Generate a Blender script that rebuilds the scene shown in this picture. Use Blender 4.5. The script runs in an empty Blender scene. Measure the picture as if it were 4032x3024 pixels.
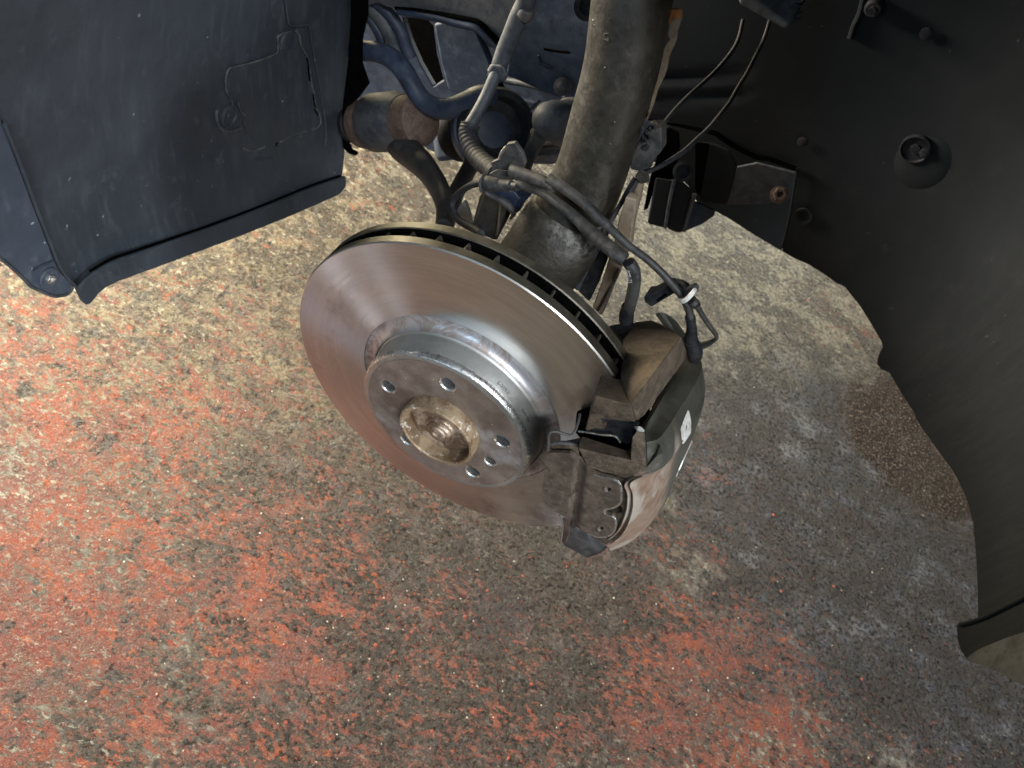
import bpy, bmesh, math, random
import numpy as np
from mathutils import Vector, Matrix, noise
from mathutils.geometry import delaunay_2d_cdt

random.seed(7)
S = bpy.context.scene
COL = S.collection
R_ = math.radians

# ------------------------------------------------------------------ camera
# world: X = along the car, Y = inboard (axle direction), Z = up, origin = centre of the outer disc face
RM = np.array([[.8329, -.553, -.0121], [.4327, .6645, -.608], [.3442, .5013, .7923]])
_u, _s, _v = np.linalg.svd(RM)
RM = _u @ _v
CAM = np.array([.01936, -.34496, .50877])
FPX = 3046.0
cam_data = bpy.data.cameras.new("camera")
cam = bpy.data.objects.new("camera", cam_data)
COL.objects.link(cam)
cam_data.sensor_width = 36
cam_data.lens = 36 * FPX / 4032
cam_data.clip_start = .01
cam_data.clip_end = 60
cam_data.dof.use_dof = True
cam_data.dof.focus_distance = .60
cam_data.dof.aperture_fstop = 14
m4 = Matrix([list(r) + [0] for r in RM] + [[0, 0, 0, 1]])
m4.translation = Vector(CAM)
cam.matrix_world = m4
S.camera = cam

# ------------------------------------------------------------------ world and lamps
w = bpy.data.worlds.new("World")
S.world = w
w.use_nodes = True
bg = w.node_tree.nodes["Background"]
bg.inputs[0].default_value = (.80, .88, 1.0, 1)
bg.inputs[1].default_value = .12
S.view_settings.view_transform = 'Standard'
S.view_settings.look = 'None'
S.view_settings.exposure = .30
S.view_settings.gamma = 1


def area(name, loc, target, size, sizey, power, col):
    d = bpy.data.lights.new(name, 'AREA')
    d.shape = 'RECTANGLE'
    d.size = size
    d.size_y = sizey
    d.energy = power
    d.color = col
    o = bpy.data.objects.new(name, d)
    COL.objects.link(o)
    o.location = loc
    o.rotation_euler = (Vector(target) - Vector(loc)).to_track_quat('-Z', 'Y').to_euler()
    return o


# workshop strip lights high above and the open door beyond the far side of the car
area("door_light_left", (-1.8, .22, .05), (-.8, -.20, -.5), .9, .4, 118, (1.0, .90, .76))
area("door_light_far_left", (-2.1, 1.35, 0), (-.6, .45, -.5), 1.1, .5, 120, (1.0, .84, .52))
area("ceiling_light_right", (1.9, -.9, 1.1), (.9, .2, -.5), .6, .3, 38, (.86, .92, 1.0))
area("ceiling_light_above", (.85, -1.6, 1.9), (0, 0, 0), 0.8, .20, 52, (.92, .95, 1.0))
area("well_fill_light", (-.9, -2.3, .75), (-.2, .3, .05), .8, .8, 9, (.55, .78, 1.0))  # added cool fill to brighten the wheel well; not a window
area("door_light_far", (.2, 2.15, -.10), (.18, .95, -.5), .7, .25, 22, (.98, .97, .84))
area("hand_lamp", (1.15, -.42, -.18), (0, 0, 0), .07, .07, 1.1, (1.0, .86, .66))

# ------------------------------------------------------------------ projection helpers (4032 x 3024 frame)


def ray(x, y):
    return RM @ np.array([(x - 2016) / FPX, -(y - 1512) / FPX, -1.0])


def WY(x, y, Y):
    d = ray(x, y)
    return Vector(CAM + d * (Y - CAM[1]) / d[1])


def WZ(x, y, Z):
    d = ray(x, y)
    return Vector(CAM + d * (Z - CAM[2]) / d[2])


def px(P):
    c = RM.T @ (np.array(P) - CAM)
    return 2016 + FPX * c[0] / -c[2], 1512 - FPX * c[1] / -c[2]


Z_ = {'r1': (1300, 0, 1.58), 'r2': (1100, 800, 1.2286), 'r3': (2050, 1150, 1.509), 'r4': (1650, 450, 1.659),
      'r5': (0, 0, 1.327), 'r6': (2400, 0, 1.2763), 'r7': (2600, 1200, .909), 'za': (2250, 1550, 4.1475),
      'zb': (2250, 1230, 4.1475), 'zc': (2100, 1850, 4.148), 'zd': (1700, 600, 4.148), 'ze': (2400, 1050, 4.148),
      'zg': (2200, 0, 3.318), 'F': (0, 0, 1)}


def q(k, pts):
    x0, y0, s = Z_[k]
    return [(x0 + p[0] / s, y0 + p[1] / s) + tuple(p[2:]) for p in pts]


def q3(k, pts, Y=None):
    return [WY(p[0], p[1], Y if Y is not None else p[2]) for p in q(k, pts)]


FLOOR = -.50

# ------------------------------------------------------------------ materials


class NT:
    def __init__(s, name):
        s.m = bpy.data.materials.new(name)
        s.m.use_nodes = True
        s.t = s.m.node_tree
        s.b = s.t.nodes['Principled BSDF']

    def n(s, typ, **kw):
        nd = s.t.nodes.new(typ)
        for k, v in kw.items():
            if k.startswith('i_'):
                key = k[2:]
                key = int(key) if key.isdigit() else key.replace('_', ' ')
                s.put(nd.inputs[key], v)
            else:
                setattr(nd, k, v)
        return nd

    def put(s, sock, v):
        if hasattr(v, 'links') or isinstance(v, bpy.types.NodeSocket):
            s.t.links.new(v, sock)
        else:
            if isinstance(v, tuple) and len(v) == 3 and sock.type == 'RGBA':
                v = v + (1,)
            if sock.type == 'RGBA' and isinstance(v, (int, float)):
                v = (v, v, v, 1)
            sock.default_value = v

    def coord(s):
        return s.n('ShaderNodeTexCoord').outputs['Object']

    def noise(s, scale, detail=6, rough=.6, vec=None, out='Fac', dist=0.):
        nd = s.n('ShaderNodeTexNoise')
        nd.inputs['Scale'].default_value = scale
        nd.inputs['Detail'].default_value = detail
        nd.inputs['Roughness'].default_value = rough
        nd.inputs['Distortion'].default_value = dist
        s.put(nd.inputs['Vector'], vec if vec is not None else s.coord())
        return nd.outputs[out]

    def vor(s, scale, vec=None, out='Distance', feature='F1'):
        nd = s.n('ShaderNodeTexVoronoi', feature=feature)
        nd.inputs['Scale'].default_value = scale
        s.put(nd.inputs['Vector'], vec if vec is not None else s.coord())
        return nd.outputs[out]

    def ramp(s, fac, a, b, lo=0., hi=1.):
        nd = s.n('ShaderNodeMapRange', interpolation_type='SMOOTHSTEP')
        s.put(nd.inputs[0], fac)
        s.put(nd.inputs[1], a)
        s.put(nd.inputs[2], b)
        s.put(nd.inputs[3], lo)
        s.put(nd.inputs[4], hi)
        return nd.outputs[0]

    def mix(s, fac, a, b, blend='MIX'):
        nd = s.n('ShaderNodeMix', data_type='RGBA', blend_type=blend)
        s.put(nd.inputs[0], fac)
        s.put(nd.inputs[6], a)
        s.put(nd.inputs[7], b)
        return nd.outputs[2]

    def math(s, op, a, b=0., c=0., clamp=False):
        nd = s.n('ShaderNodeMath', operation=op, use_clamp=clamp)
        s.put(nd.inputs[0], a)
        s.put(nd.inputs[1], b)
        s.put(nd.inputs[2], c)
        return nd.outputs[0]

    def bump(s, h, strength, dist, prev=None):
        nd = s.n('ShaderNodeBump')
        nd.inputs['Strength'].default_value = strength
        nd.inputs['Distance'].default_value = dist
        s.put(nd.inputs['Height'], h)
        if prev is not None:
            s.put(nd.inputs['Normal'], prev)
        return nd.outputs[0]

    def fin(s, col=None, rough=None, metal=None, normal=None, spec=None):
        for k, v in (('Base Color', col), ('Roughness', rough), ('Metallic', metal), ('Normal', normal), ('Specular IOR Level', spec)):
            if v is not None:
                s.put(s.b.inputs[k], v)
        return s.m


def grime(name, base, dirt, speck=None, scale=30, rough=(.45, .7), metal=0., bump=.25, bdist=.001, amount=.5,
          speck_at=.72, spec=.4, bscale=None):
    t = NT(name)
    n1 = t.noise(scale, 9, .72, dist=.3)
    n2 = t.noise(scale * 5, 7, .76)
    f = t.ramp(n1, amount - .07, amount + .07)
    c = t.mix(f, base, dirt)
    c = t.mix(t.ramp(n2, .50, .62, 0, .55), c, tuple(min(1, v * 1.5) for v in dirt))
    c = t.mix(t.ramp(n2, .36, .46, .6, 0), c, tuple(v * .45 for v in base))
    c = t.mix(t.ramp(t.noise(scale * 1.9, 6, .7), .55, .63, 0, .5), c, tuple(v * .55 for v in base))
    if speck:
        n3 = t.noise(scale * 14, 3, .6)
        c = t.mix(t.ramp(n3, speck_at, speck_at + .05), c, speck)
    n4 = t.noise(bscale or scale * 16, 5, .7)
    bh = t.math('ADD', t.math('MULTIPLY', n2, .6), t.math('MULTIPLY', n4, .4))
    nr = t.bump(bh, bump, bdist)
    return t.fin(c, t.ramp(n2, .25, .75, rough[0], rough[1]), metal, nr, spec)


M = {}
def m_liner(name, a, b, dust, rr):
    t = NT(name)
    n1, n2, n3 = t.noise(5, 8, .68), t.noise(38, 8, .72), t.noise(600, 3, .6)
    mp = t.n('ShaderNodeMapping')
    t.put(mp.inputs[0], t.coord())
    mp.inputs['Scale'].default_value = (1, 3.5, .7)
    mp.inputs['Rotation'].default_value = (R_(24), 0, 0)
    n4 = t.noise(26, 8, .75, mp.outputs[0])
    c = t.mix(t.ramp(n1, .38, .62), a, b)
    c = t.mix(t.ramp(n4, .50, .74, 0, .50), c, dust)
    c = t.mix(t.ramp(n2, .56, .70, 0, .65), c, dust)
    c = t.mix(t.ramp(t.noise(95, 4, .65), .695, .72, 0, .8), c, tuple(v * 3.2 for v in dust))
    h = t.math('ADD', t.math('MULTIPLY', n2, .5), t.math('MULTIPLY', n3, .12))
    return t.fin(c, t.ramp(n4, .35, .7, .46 + rr, .70 + rr), 0, t.bump(h, .22, .0014), .45 - 1.4 * rr)


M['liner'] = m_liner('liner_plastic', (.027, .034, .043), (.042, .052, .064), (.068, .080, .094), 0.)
M['flap'] = m_liner('sidelit_flap_plastic', (.040, .052, .070), (.065, .083, .11), (.11, .13, .155), 0.)  # paler and bluer than the liner: side light put into the colour
M['liner_dust'] = grime('dusty_liner_ridge', (.034, .040, .046), (.075, .080, .080), None, scale=40, rough=(.6, .8), bump=.3, amount=.5)
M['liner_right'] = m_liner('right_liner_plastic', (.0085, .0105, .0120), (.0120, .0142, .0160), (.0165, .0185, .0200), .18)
M['black'] = grime('black_rubber', (.010, .011, .013), (.022, .022, .024), None, scale=60, rough=(.5, .75), bump=.3, spec=.18)
M['hole'] = grime('cavity_shade', (.001, .001, .001), (.002, .002, .002), None, scale=60, rough=(.9, .95), bump=.1, spec=.02)  # near black: shade of gaps and recesses put into the colour
M['rubber'] = grime('brake_hose_rubber', (.020, .020, .020), (.042, .041, .038), (.2, .19, .16), scale=35, rough=(.45, .62), bump=.25, amount=.52, speck_at=.78)
M['strut'] = grime('oily_strut_coating', (.0165, .0148, .0105), (.026, .023, .0165), (.30, .28, .20), scale=22, rough=(.32, .55), bump=.45, bdist=.0012, amount=.55, speck_at=.74, spec=.5)
def m_strutlow():
    t = NT('dusty_strut_body')
    n1, n2, n3 = t.noise(26, 7, .7), t.noise(160, 6, .75), t.noise(420, 4, .7)
    P = WY(2330, 905, .09)
    nd = t.n('ShaderNodeVectorMath', operation='DISTANCE')
    t.put(nd.inputs[0], t.coord())
    nd.inputs[1].default_value = P
    patch = t.ramp(t.math('ADD', nd.outputs['Value'], t.math('MULTIPLY', n1, .03)), .055, .025)
    c = t.mix(t.ramp(n1, .4, .6), (.015, .0135, .010), (.030, .027, .020))
    c = t.mix(t.math('MULTIPLY', patch, t.ramp(n2, .42, .60)), c, (.17, .165, .145))
    return t.fin(c, t.ramp(n2, .3, .7, .42, .68), 0, t.bump(t.math('ADD', n2, n3), .5, .0012))


M['strut_low'] = m_strutlow()
M['blue_steel'] = grime('blue_painted_steel', (.018, .030, .055), (.034, .046, .070), (.3, .3, .3), scale=14, rough=(.45, .65), bump=.3, amount=.5, speck_at=.80)
M['blue_dark'] = grime('dark_blue_steel', (.014, .022, .044), (.026, .035, .054), None, scale=18, rough=(.4, .6), bump=.3)
M['grey_steel'] = grime('dusty_grey_steel', (.034, .040, .050), (.058, .063, .067), (.35, .33, .3), scale=26, rough=(.5, .7), bump=.35, amount=.5, speck_at=.78)
M['arm'] = grime('control_arm_casting', (.027, .028, .029), (.056, .052, .048), (.3, .28, .24), scale=30, rough=(.5, .7), bump=.45, amount=.5, speck_at=.8)
M['rust_dull'] = grime('dull_rust', (.075, .050, .040), (.115, .080, .062), None, scale=45, rough=(.7, .85), bump=.4)
M['carrier'] = grime('rusty_carrier_casting', (.046, .034, .022), (.084, .062, .041), (.24, .20, .15), scale=62, rough=(.7, .9), bump=.9, bdist=.0016, amount=.5, speck_at=.68, metal=.1)
M['pad_steel'] = grime('rusty_pad_backing', (.062, .048, .036), (.098, .076, .057), (.10, .05, .03), scale=34, rough=(.55, .78), bump=.5, amount=.5, speck_at=.70, metal=.25)
M['tab'] = grime('dark_grey_casting', (.040, .043, .046), (.075, .077, .078), None, scale=40, rough=(.45, .65), bump=.4)
M['pipe'] = grime('dusty_blue_black_hose', (.016, .020, .026), (.032, .037, .042), (.25, .25, .25), scale=40, rough=(.5, .7), bump=.5, speck_at=.8)
M['caliper'] = None
M['white_plate'] = grime('white_label', (.46, .46, .43), (.55, .54, .5), None, scale=60, rough=(.5, .6), bump=.1, bdist=.0003)
M['tan_rust'] = grime('tan_corroded_steel', (.20, .165, .12), (.13, .095, .062), (.30, .12, .03), scale=28, rough=(.6, .8), bump=.5, amount=.5, speck_at=.7)
M['orange_rust'] = grime('orange_rust', (.30, .12, .035), (.20, .08, .03), None, scale=60, rough=(.7, .9), bump=.6)
M['pale_metal'] = grime('pale_metal', (.34, .36, .35), (.26, .27, .25), None, scale=30, rough=(.4, .6), bump=.3, metal=.3)
M['bright'] = grime('worn_bright_metal', (.62, .62, .60), (.42, .41, .38), None, scale=60, rough=(.22, .4), bump=.3, metal=.9)
M['edge'] = NT('polished_edge').fin((.66, .65, .60), .30, 1.0)
M['brass'] = grime('brass_nipple', (.65, .50, .22), (.5, .36, .14), None, scale=80, rough=(.3, .45), bump=.2, metal=.8)
M['zip'] = grime('clear_white_nylon', (.62, .64, .62), (.5, .5, .47), None, scale=90, rough=(.25, .4), bump=.2)
M['print'] = NT('pale_hose_print').fin((.34, .34, .32), .6)
M['etch'] = NT('dark_etching').fin((.05, .045, .04), .6)
M['chips'] = grime('pale_grit', (.55, .50, .40), (.38, .34, .28), None, scale=80, rough=(.5, .7), bump=.2)
M['red_chips'] = grime('red_paint_flake', (.26, .060, .032), (.19, .050, .035), None, scale=60, rough=(.4, .6), bump=.3)


def m_caliper():
    t = NT('caliper_casting')
    n1 = t.noise(20, 8, .65)
    n2 = t.noise(120, 6, .7)
    xyz = t.n('ShaderNodeSeparateXYZ')
    t.put(xyz.inputs[0], t.coord())
    # rust has eaten the lower claw, grey coating is left on the bridge
    hz = t.math('ADD', xyz.outputs[2], t.math('MULTIPLY', n1, .05))
    rust = t.ramp(hz, .128, .140, 1, 0)
    yy = t.math('ADD', xyz.outputs[1], t.math('MULTIPLY', n1, .012))
    rust = t.math('MULTIPLY', rust, t.ramp(yy, -.004, .022, 1, .0))
    c = t.mix(t.ramp(n1, .35, .65), (.040, .040, .030), (.062, .062, .050))
    rc = t.mix(t.ramp(n2, .35, .65), (.155, .100, .068), (.215, .158, .118))
    pale = t.ramp(t.noise(24, 4, .55), .50, .60, 0, .8)
    rc = t.mix(pale, rc, (.29, .265, .22))
    c = t.mix(rust, c, rc)
    nr = t.bump(t.math('ADD', n2, t.noise(420, 4, .7)), .5, .0007)
    return t.fin(c, t.ramp(n2, .3, .7, .46, .68), .05, nr)


M['caliper'] = m_caliper()


def m_disc():
    t = NT('machined_disc_face')
    xyz = t.n('ShaderNodeSeparateXYZ')
    t.put(xyz.inputs[0], t.coord())
    x, z = xyz.outputs[0], xyz.outputs[2]
    r = t.math('SQRT', t.math('ADD', t.math('MULTIPLY', x, x), t.math('MULTIPLY', z, z)))
    ang = t.math('ARCTAN2', z, x)
    cb = t.n('ShaderNodeCombineXYZ')
    t.put(cb.inputs[0], t.math('MULTIPLY', r, 900.))
    t.put(cb.inputs[1], t.math('MULTIPLY', t.math('COSINE', ang), 1.3))
    t.put(cb.inputs[2], t.math('MULTIPLY', t.math('SINE', ang), 1.3))
    lines = t.noise(1.0, 5, .75, cb.outputs[0])
    cb2 = t.n('ShaderNodeCombineXYZ')
    t.put(cb2.inputs[0], t.math('MULTIPLY', r, 90.))
    t.put(cb2.inputs[1], t.math('MULTIPLY', t.math('COSINE', ang), 1.8))
    t.put(cb2.inputs[2], t.math('MULTIPLY', t.math('SINE', ang), 1.8))
    bands = t.noise(1.0, 4, .6, cb2.outputs[0])
    c = t.mix(t.ramp(bands, .3, .7), (.68, .69, .70), (.82, .83, .84))
    c = t.mix(t.ramp(lines, .35, .7, 0, .30), c, (.48, .44, .41))
    # smeared fingerprints / dark rub marks near the caliper and at the far left edge
    blot = t.noise(24, 6, .7)
    edge = t.ramp(x, -.085, -.14, 0, 1)
    d2 = t.math('MULTIPLY', edge, t.ramp(blot, .52, .62, 0, .45))
    c = t.mix(d2, c, (.17, .15, .16))
    right = t.math('MULTIPLY', t.ramp(x, .045, .075, 0, 1), t.ramp(t.noise(30, 6, .7), .46, .62, 0, .5))
    c = t.mix(right, c, (.30, .25, .24))
    tan = t.n('ShaderNodeTangent', direction_type='RADIAL', axis='Y')
    t.put(t.b.inputs['Tangent'], tan.outputs[0])
    t.b.inputs['Anisotropic'].default_value = .93
    nr = t.bump(lines, .10, .0002)
    return t.fin(c, t.ramp(lines, .3, .75, .28, .36), 1.0, nr)


M['disc'] = m_disc()


def m_hatface():
    t = NT('worn_hub_face')
    n1, n2, n3 = t.noise(38, 8, .7), t.noise(150, 6, .7), t.noise(13, 5, .6)
    c = t.mix(t.ramp(n1, .35, .65), (.125, .095, .077), (.215, .170, .140))
    c = t.mix(t.ramp(n3, .52, .68, 0, .7), c, (.42, .42, .42))
    c = t.mix(t.ramp(n2, .62, .68, 0, .8), c, (.09, .07, .06))
    c = t.mix(t.ramp(t.noise(330, 3, .6), .70, .74, 0, .9), c, (.72, .66, .55))
    nr = t.bump(t.math('ADD', n2, n1), .35, .0005)
    return t.fin(c, t.ramp(n1, .3, .7, .38, .62), .30, nr)


def m_hatside():
    t = NT('turned_hat_side')
    xyz = t.n('ShaderNodeSeparateXYZ')
    t.put(xyz.inputs[0], t.coord())
    cb = t.n('ShaderNodeCombineXYZ')
    t.put(cb.inputs[0], t.math('MULTIPLY', xyz.outputs[0], 6.))
    t.put(cb.inputs[1], t.math('MULTIPLY', xyz.outputs[1], 900.))
    t.put(cb.inputs[2], t.math('MULTIPLY', xyz.outputs[2], 6.))
    ln = t.noise(1., 4, .7, cb.outputs[0])
    n1 = t.noise(30, 7, .7)
    c = t.mix(t.ramp(n1, .35, .65), (.36, .36, .33), (.50, .50, .47))
    c = t.mix(t.ramp(ln, .4, .7, 0, .35), c, (.36, .36, .34))
    nr = t.bump(ln, .22, .0003)
    return t.fin(c, t.ramp(ln, .3, .7, .38, .52), .85, nr)


def m_rim():
    t = NT('oxidised_disc_edge')
    n1, n2 = t.noise(45, 7, .7), t.noise(12, 4, .6)
    c = t.mix(t.ramp(n1, .35, .68), (.050, .046, .036), (.100, .092, .068))
    c = t.mix(t.ramp(n2, .5, .66, 0, .8), c, (.08, .075, .07))
    c = t.mix(t.ramp(t.noise(110, 4, .6), .66, .72, 0, .8), c, (.10, .05, .025))
    return t.fin(c, t.ramp(n1, .3, .7, .34, .55), .55, t.bump(t.noise(300, 4, .6), .3, .0005))


def m_hubring():
    t = NT('corroded_hub_ring')
    n1, n2 = t.noise(48, 8, .7), t.noise(130, 5, .7)
    c = t.mix(t.ramp(n1, .42, .58), (.20, .135, .08), (.36, .275, .175))
    c = t.mix(t.ramp(n2, .58, .66), c, (.66, .62, .54))
    c = t.mix(t.ramp(t.noise(30, 6, .7), .56, .66, 0, .9), c, (.17, .085, .035))
    return t.fin(c, t.ramp(n2, .3, .7, .35, .62), .45, t.bump(t.math('ADD', n1, n2), .7, .001))


def m_hubin():
    t = NT('greasy_rusty_hub')
    n1, n2 = t.noise(50, 8, .7), t.noise(140, 5, .7)
    c = t.mix(t.ramp(n1, .44, .56), (.17, .115, .075), (.42, .33, .25))
    c = t.mix(t.ramp(n2, .6, .66), c, (.52, .46, .40))
    return t.fin(c, t.ramp(n2, .3, .7, .25, .55), .5, t.bump(t.math('ADD', n1, n2), .8, .001))


M['hatface'], M['hatside'], M['rim'], M['hubring'], M['hubin'] = m_hatface(), m_hatside(), m_rim(), m_hubring(), m_hubin()


def m_groove():
    t = NT('scraped_groove')
    n1 = t.noise(34, 8, .75, dist=1.2)
    c = t.mix(t.ramp(n1, .44, .56), (.34, .29, .26), (.56, .56, .58))
    return t.fin(c, t.ramp(n1, .4, .6, .55, .3), .75, t.bump(n1, .4, .0008))


M['groove'] = m_groove()


def m_floor():
    t = NT('worn_painted_concrete')
    co = t.coord()

    def blob(x, y, r, soft=.6, warp=True):
        P = WZ(x, y, FLOOR)
        nd = t.n('ShaderNodeVectorMath', operation='DISTANCE')
        t.put(nd.inputs[0], co)
        nd.inputs[1].default_value = P
        d = nd.outputs['Value']
        d = t.math('ADD', d, t.math('MULTIPLY', t.math('SUBTRACT', wn, .5), r * 1.5))
        return t.ramp(d, r * (1 - soft), r * (1 + soft), 1, 0)

    wn = t.noise(7.0, 7, .68)
    T = lambda f, c, w=.055, lo=0., hi=1.: t.ramp(f, c - w, c + w, lo, hi)
    st = t.n('ShaderNodeMapping')
    t.put(st.inputs[0], co)
    st.inputs['Rotation'].default_value = (0, 0, R_(-38))
    st.inputs['Scale'].default_value = (1, 1.8, 1)
    sv = st.outputs[0]
    n_big, n_mid, n_fin, n_mic = t.noise(9, 6, .6), t.noise(40, 7, .7), t.noise(150, 6, .75), t.noise(480, 4, .75)
    n_strk = t.noise(60, 7, .72, sv)
    # bare, worn concrete in its states of dirt, with some light put into the tones
    grn = t.mix(T(n_strk, .5), (.22, .195, .145), (.46, .43, .345))
    brn = t.mix(T(n_fin, .5), (.020, .0140, .0115), (.076, .054, .043))
    brn = t.mix(T(t.noise(28, 5, .65), .56, .05, 0, .75), brn, t.mix(T(n_fin, .5), (.07, .055, .055), (.15, .12, .11)))
    gry = t.mix(T(n_fin, .5), (.008, .008, .010), (.090, .089, .095))  # light grains also stand for wet glints, put into the colour
    gry = t.mix(T(t.noise(30, 6, .7), .54, .05, 0, .6), gry, t.mix(T(n_fin, .5), (.030, .035, .052), (.125, .142, .190)))
    gry = t.mix(T(t.noise(52, 6, .7), .57, .04, 0, .6), gry, t.mix(T(n_fin, .5), (.035, .022, .02), (.14, .095, .08)))
    tan = t.mix(T(n_fin, .5), (.17, .150, .105), (.36, .335, .255))
    gv = t.noise(14, 7, .72)
    gry = t.mix(T(gv, .47, .05, .75, 0), gry, t.mix(T(n_fin, .52), (.006, .006, .008), (.055, .053, .058)))
    gry = t.mix(T(gv, .58, .04, 0, .7), gry, t.mix(T(n_fin, .48), (.045, .048, .055), (.26, .26, .27)))
    right = blob(3350, 2050, .40, .30)
    right2 = blob(3950, 2750, .30, .5)
    mid_dark = blob(1750, 2100, .46, .45)
    left = blob(50, 1650, .30, .6)
    farside_lit = blob(2750, 900, .30, .45)  # paler patch: light from under the car put into the colour
    farleft_lit = blob(600, 1000, .35, .5)  # yellower patch: warm low light put into the colour
    right_hi = blob(3300, 1280, .13, .6)
    low = t.noise(11, 8, .72, sv)
    c = t.mix(T(n_mid, .5, .05, .30, 1.), grn, brn)
    c = t.mix(left, c, t.mix(T(n_mid, .57, .05, 0, .85), grn, brn))
    c = t.mix(mid_dark, c, brn)
    c = t.mix(farleft_lit, c, t.mix(T(n_mid, .50, .05, .15, .85), t.mix(T(n_fin, .5), (.20, .155, .085), (.34, .285, .18)), brn))
    c = t.mix(right, c, gry)
    c = t.mix(right2, c, gry)
    c = t.mix(farside_lit, c, t.mix(T(t.noise(20, 6, .7), .53, .05, 0, .7), tan, gry))
    c = t.mix(t.math('MULTIPLY', right_hi, .6), c, tan)
    # trodden-in grease, in broad smears
    grease = t.math('MULTIPLY', T(low, .50, .045), t.math('SUBTRACT', 1., t.math('MULTIPLY', left, .8)))
    c = t.mix(t.math('MULTIPLY', grease, .72), c, t.mix(T(n_fin, .5), (.012, .0090, .0080), (.044, .034, .029)))
    # red paint left in islands
    pnoise = t.math('ADD', t.math('MULTIPLY', t.noise(15, 5, .66, sv, dist=.6), .30), t.math('MULTIPLY', t.noise(74, 8, .80, sv), .70))
    cov = 0.
    for (x, y, r, soft, k) in [(-150, 2050, .30, .7, .074), (120, 2450, .18, .8, .018), (60, 1350, .14, .8, .020), (900, 1450, .12, .8, .026), (1150, 2000, .15, .8, .018), (600, 2850, .22, .8, .026),
                               (2880, 2800, .170, .50, .074), (2450, 2850, .13, .7, .028), (2780, 1780, .07, .9, .035), (3330, 1290, .07, .9, .045), (1250, 2500, .12, .8, .014), (1500, 2880, .22, .7, .022),
                               (3350, 1900, .33, .3, -.035), (3900, 2600, .27, .3, -.02), (2650, 950, .40, .5, -.05), (2200, 2250, .12, .5, -.02), (900, 1050, .25, .5, -.010)]:
        cov = t.math('ADD', cov, t.math('MULTIPLY', blob(x, y, r, soft), k))
    d = t.math('SUBTRACT', t.math('ADD', pnoise, cov), .553)
    paint = t.ramp(d, 0., .009)
    rc = t.mix(T(n_big, .5), (.34, .078, .042), (.225, .058, .046))
    rc = t.mix(T(n_fin, .54, .05, 0, .8), rc, (.15, .072, .055))
    rc = t.mix(T(t.noise(24, 6, .7), .53, .05, 0, .55), rc, (.12, .075, .062))
    rc = t.mix(T(n_mic, .58, .05, 0, .6), rc, (.56, .25, .16))
    rc = t.mix(T(t.noise(65, 5, .6), .62, .03, 0, .8), rc, (.44, .10, .030))
    c = t.mix(t.math('MULTIPLY', paint, .95), c, rc)
    # pale primer chips and dark grime islands
    chip = t.ramp(t.noise(72, 6, .74, sv), .585, .60)
    chip_where = t.math('SUBTRACT', 1., t.math('ADD', t.math('MULTIPLY', right, .85), t.math('MULTIPLY', mid_dark, .75)), clamp=True)
    c = t.mix(t.math('MULTIPLY', chip, t.math('MULTIPLY', chip_where, .9)), c, t.mix(T(n_fin, .5), (.30, .31, .24), (.56, .55, .43)))
    grimy = t.ramp(t.noise(34, 7, .72), .565, .60, 0, .9)
    c = t.mix(grimy, c, t.mix(T(n_fin, .5), (.018, .016, .015), (.090, .082, .076)))
    grit = t.ramp(t.noise(330, 4, .7), .61, .64)
    c = t.mix(t.math('MULTIPLY', grit, t.ramp(left, 0, 1, .35, .8)), c, (.40, .36, .30))
    vd = t.vor(210)
    pit = t.ramp(t.math('ADD', vd, t.math('MULTIPLY', n_fin, .6)), .34, .46, .65, 0)
    c = t.mix(pit, c, (.025, .020, .018))
    # wet oily stain, its sparkle painted as pale speckle
    wet = blob(3640, 1740, .19, .22)
    wet = t.math('MULTIPLY', wet, blob(3660, 1690, .24, .2))
    c = t.mix(t.math('MULTIPLY', wet, .92), c, t.mix(t.ramp(t.noise(210, 5, .75),   .53, .64), (.024, .013, .008), (.34, .27, .21)))
    ol = blob(1950, 2430, .045, .5)
    c = t.mix(t.math('MULTIPLY', ol, .5), c, (.04, .035, .04))
    h = t.math('ADD', t.math('MULTIPLY', n_mid, 1.3), t.math('MULTIPLY', n_fin, 1.5))
    h = t.math('ADD', h, t.math('MULTIPLY', n_mic, .7))
    h = t.math('ADD', h, t.math('MULTIPLY', paint, .30))
    h = t.math('ADD', h, t.math('MULTIPLY', vd, .25))
    nr = t.bump(h, 1.0, .0115)
    ro = T(n_fin, .5, .08, .24, .55)
    ro = t.mix(wet, ro, .16)
    return t.fin(c, ro, 0., nr, .24)


M['floor'] = m_floor()

# ------------------------------------------------------------------ mesh helpers


def tag(o, label=None, cat=None, group=None, kind=None):
    if label:
        o['label'] = label
    if cat:
        o['category'] = cat
    if group:
        o['group'] = group
    if kind:
        o['kind'] = kind
    return o


def thing(name, loc, label, cat, group=None):
    o = bpy.data.objects.new(name, None)
    COL.objects.link(o)
    o.location = loc
    o.empty_display_size = .02
    return tag(o, label, cat, group)


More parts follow.
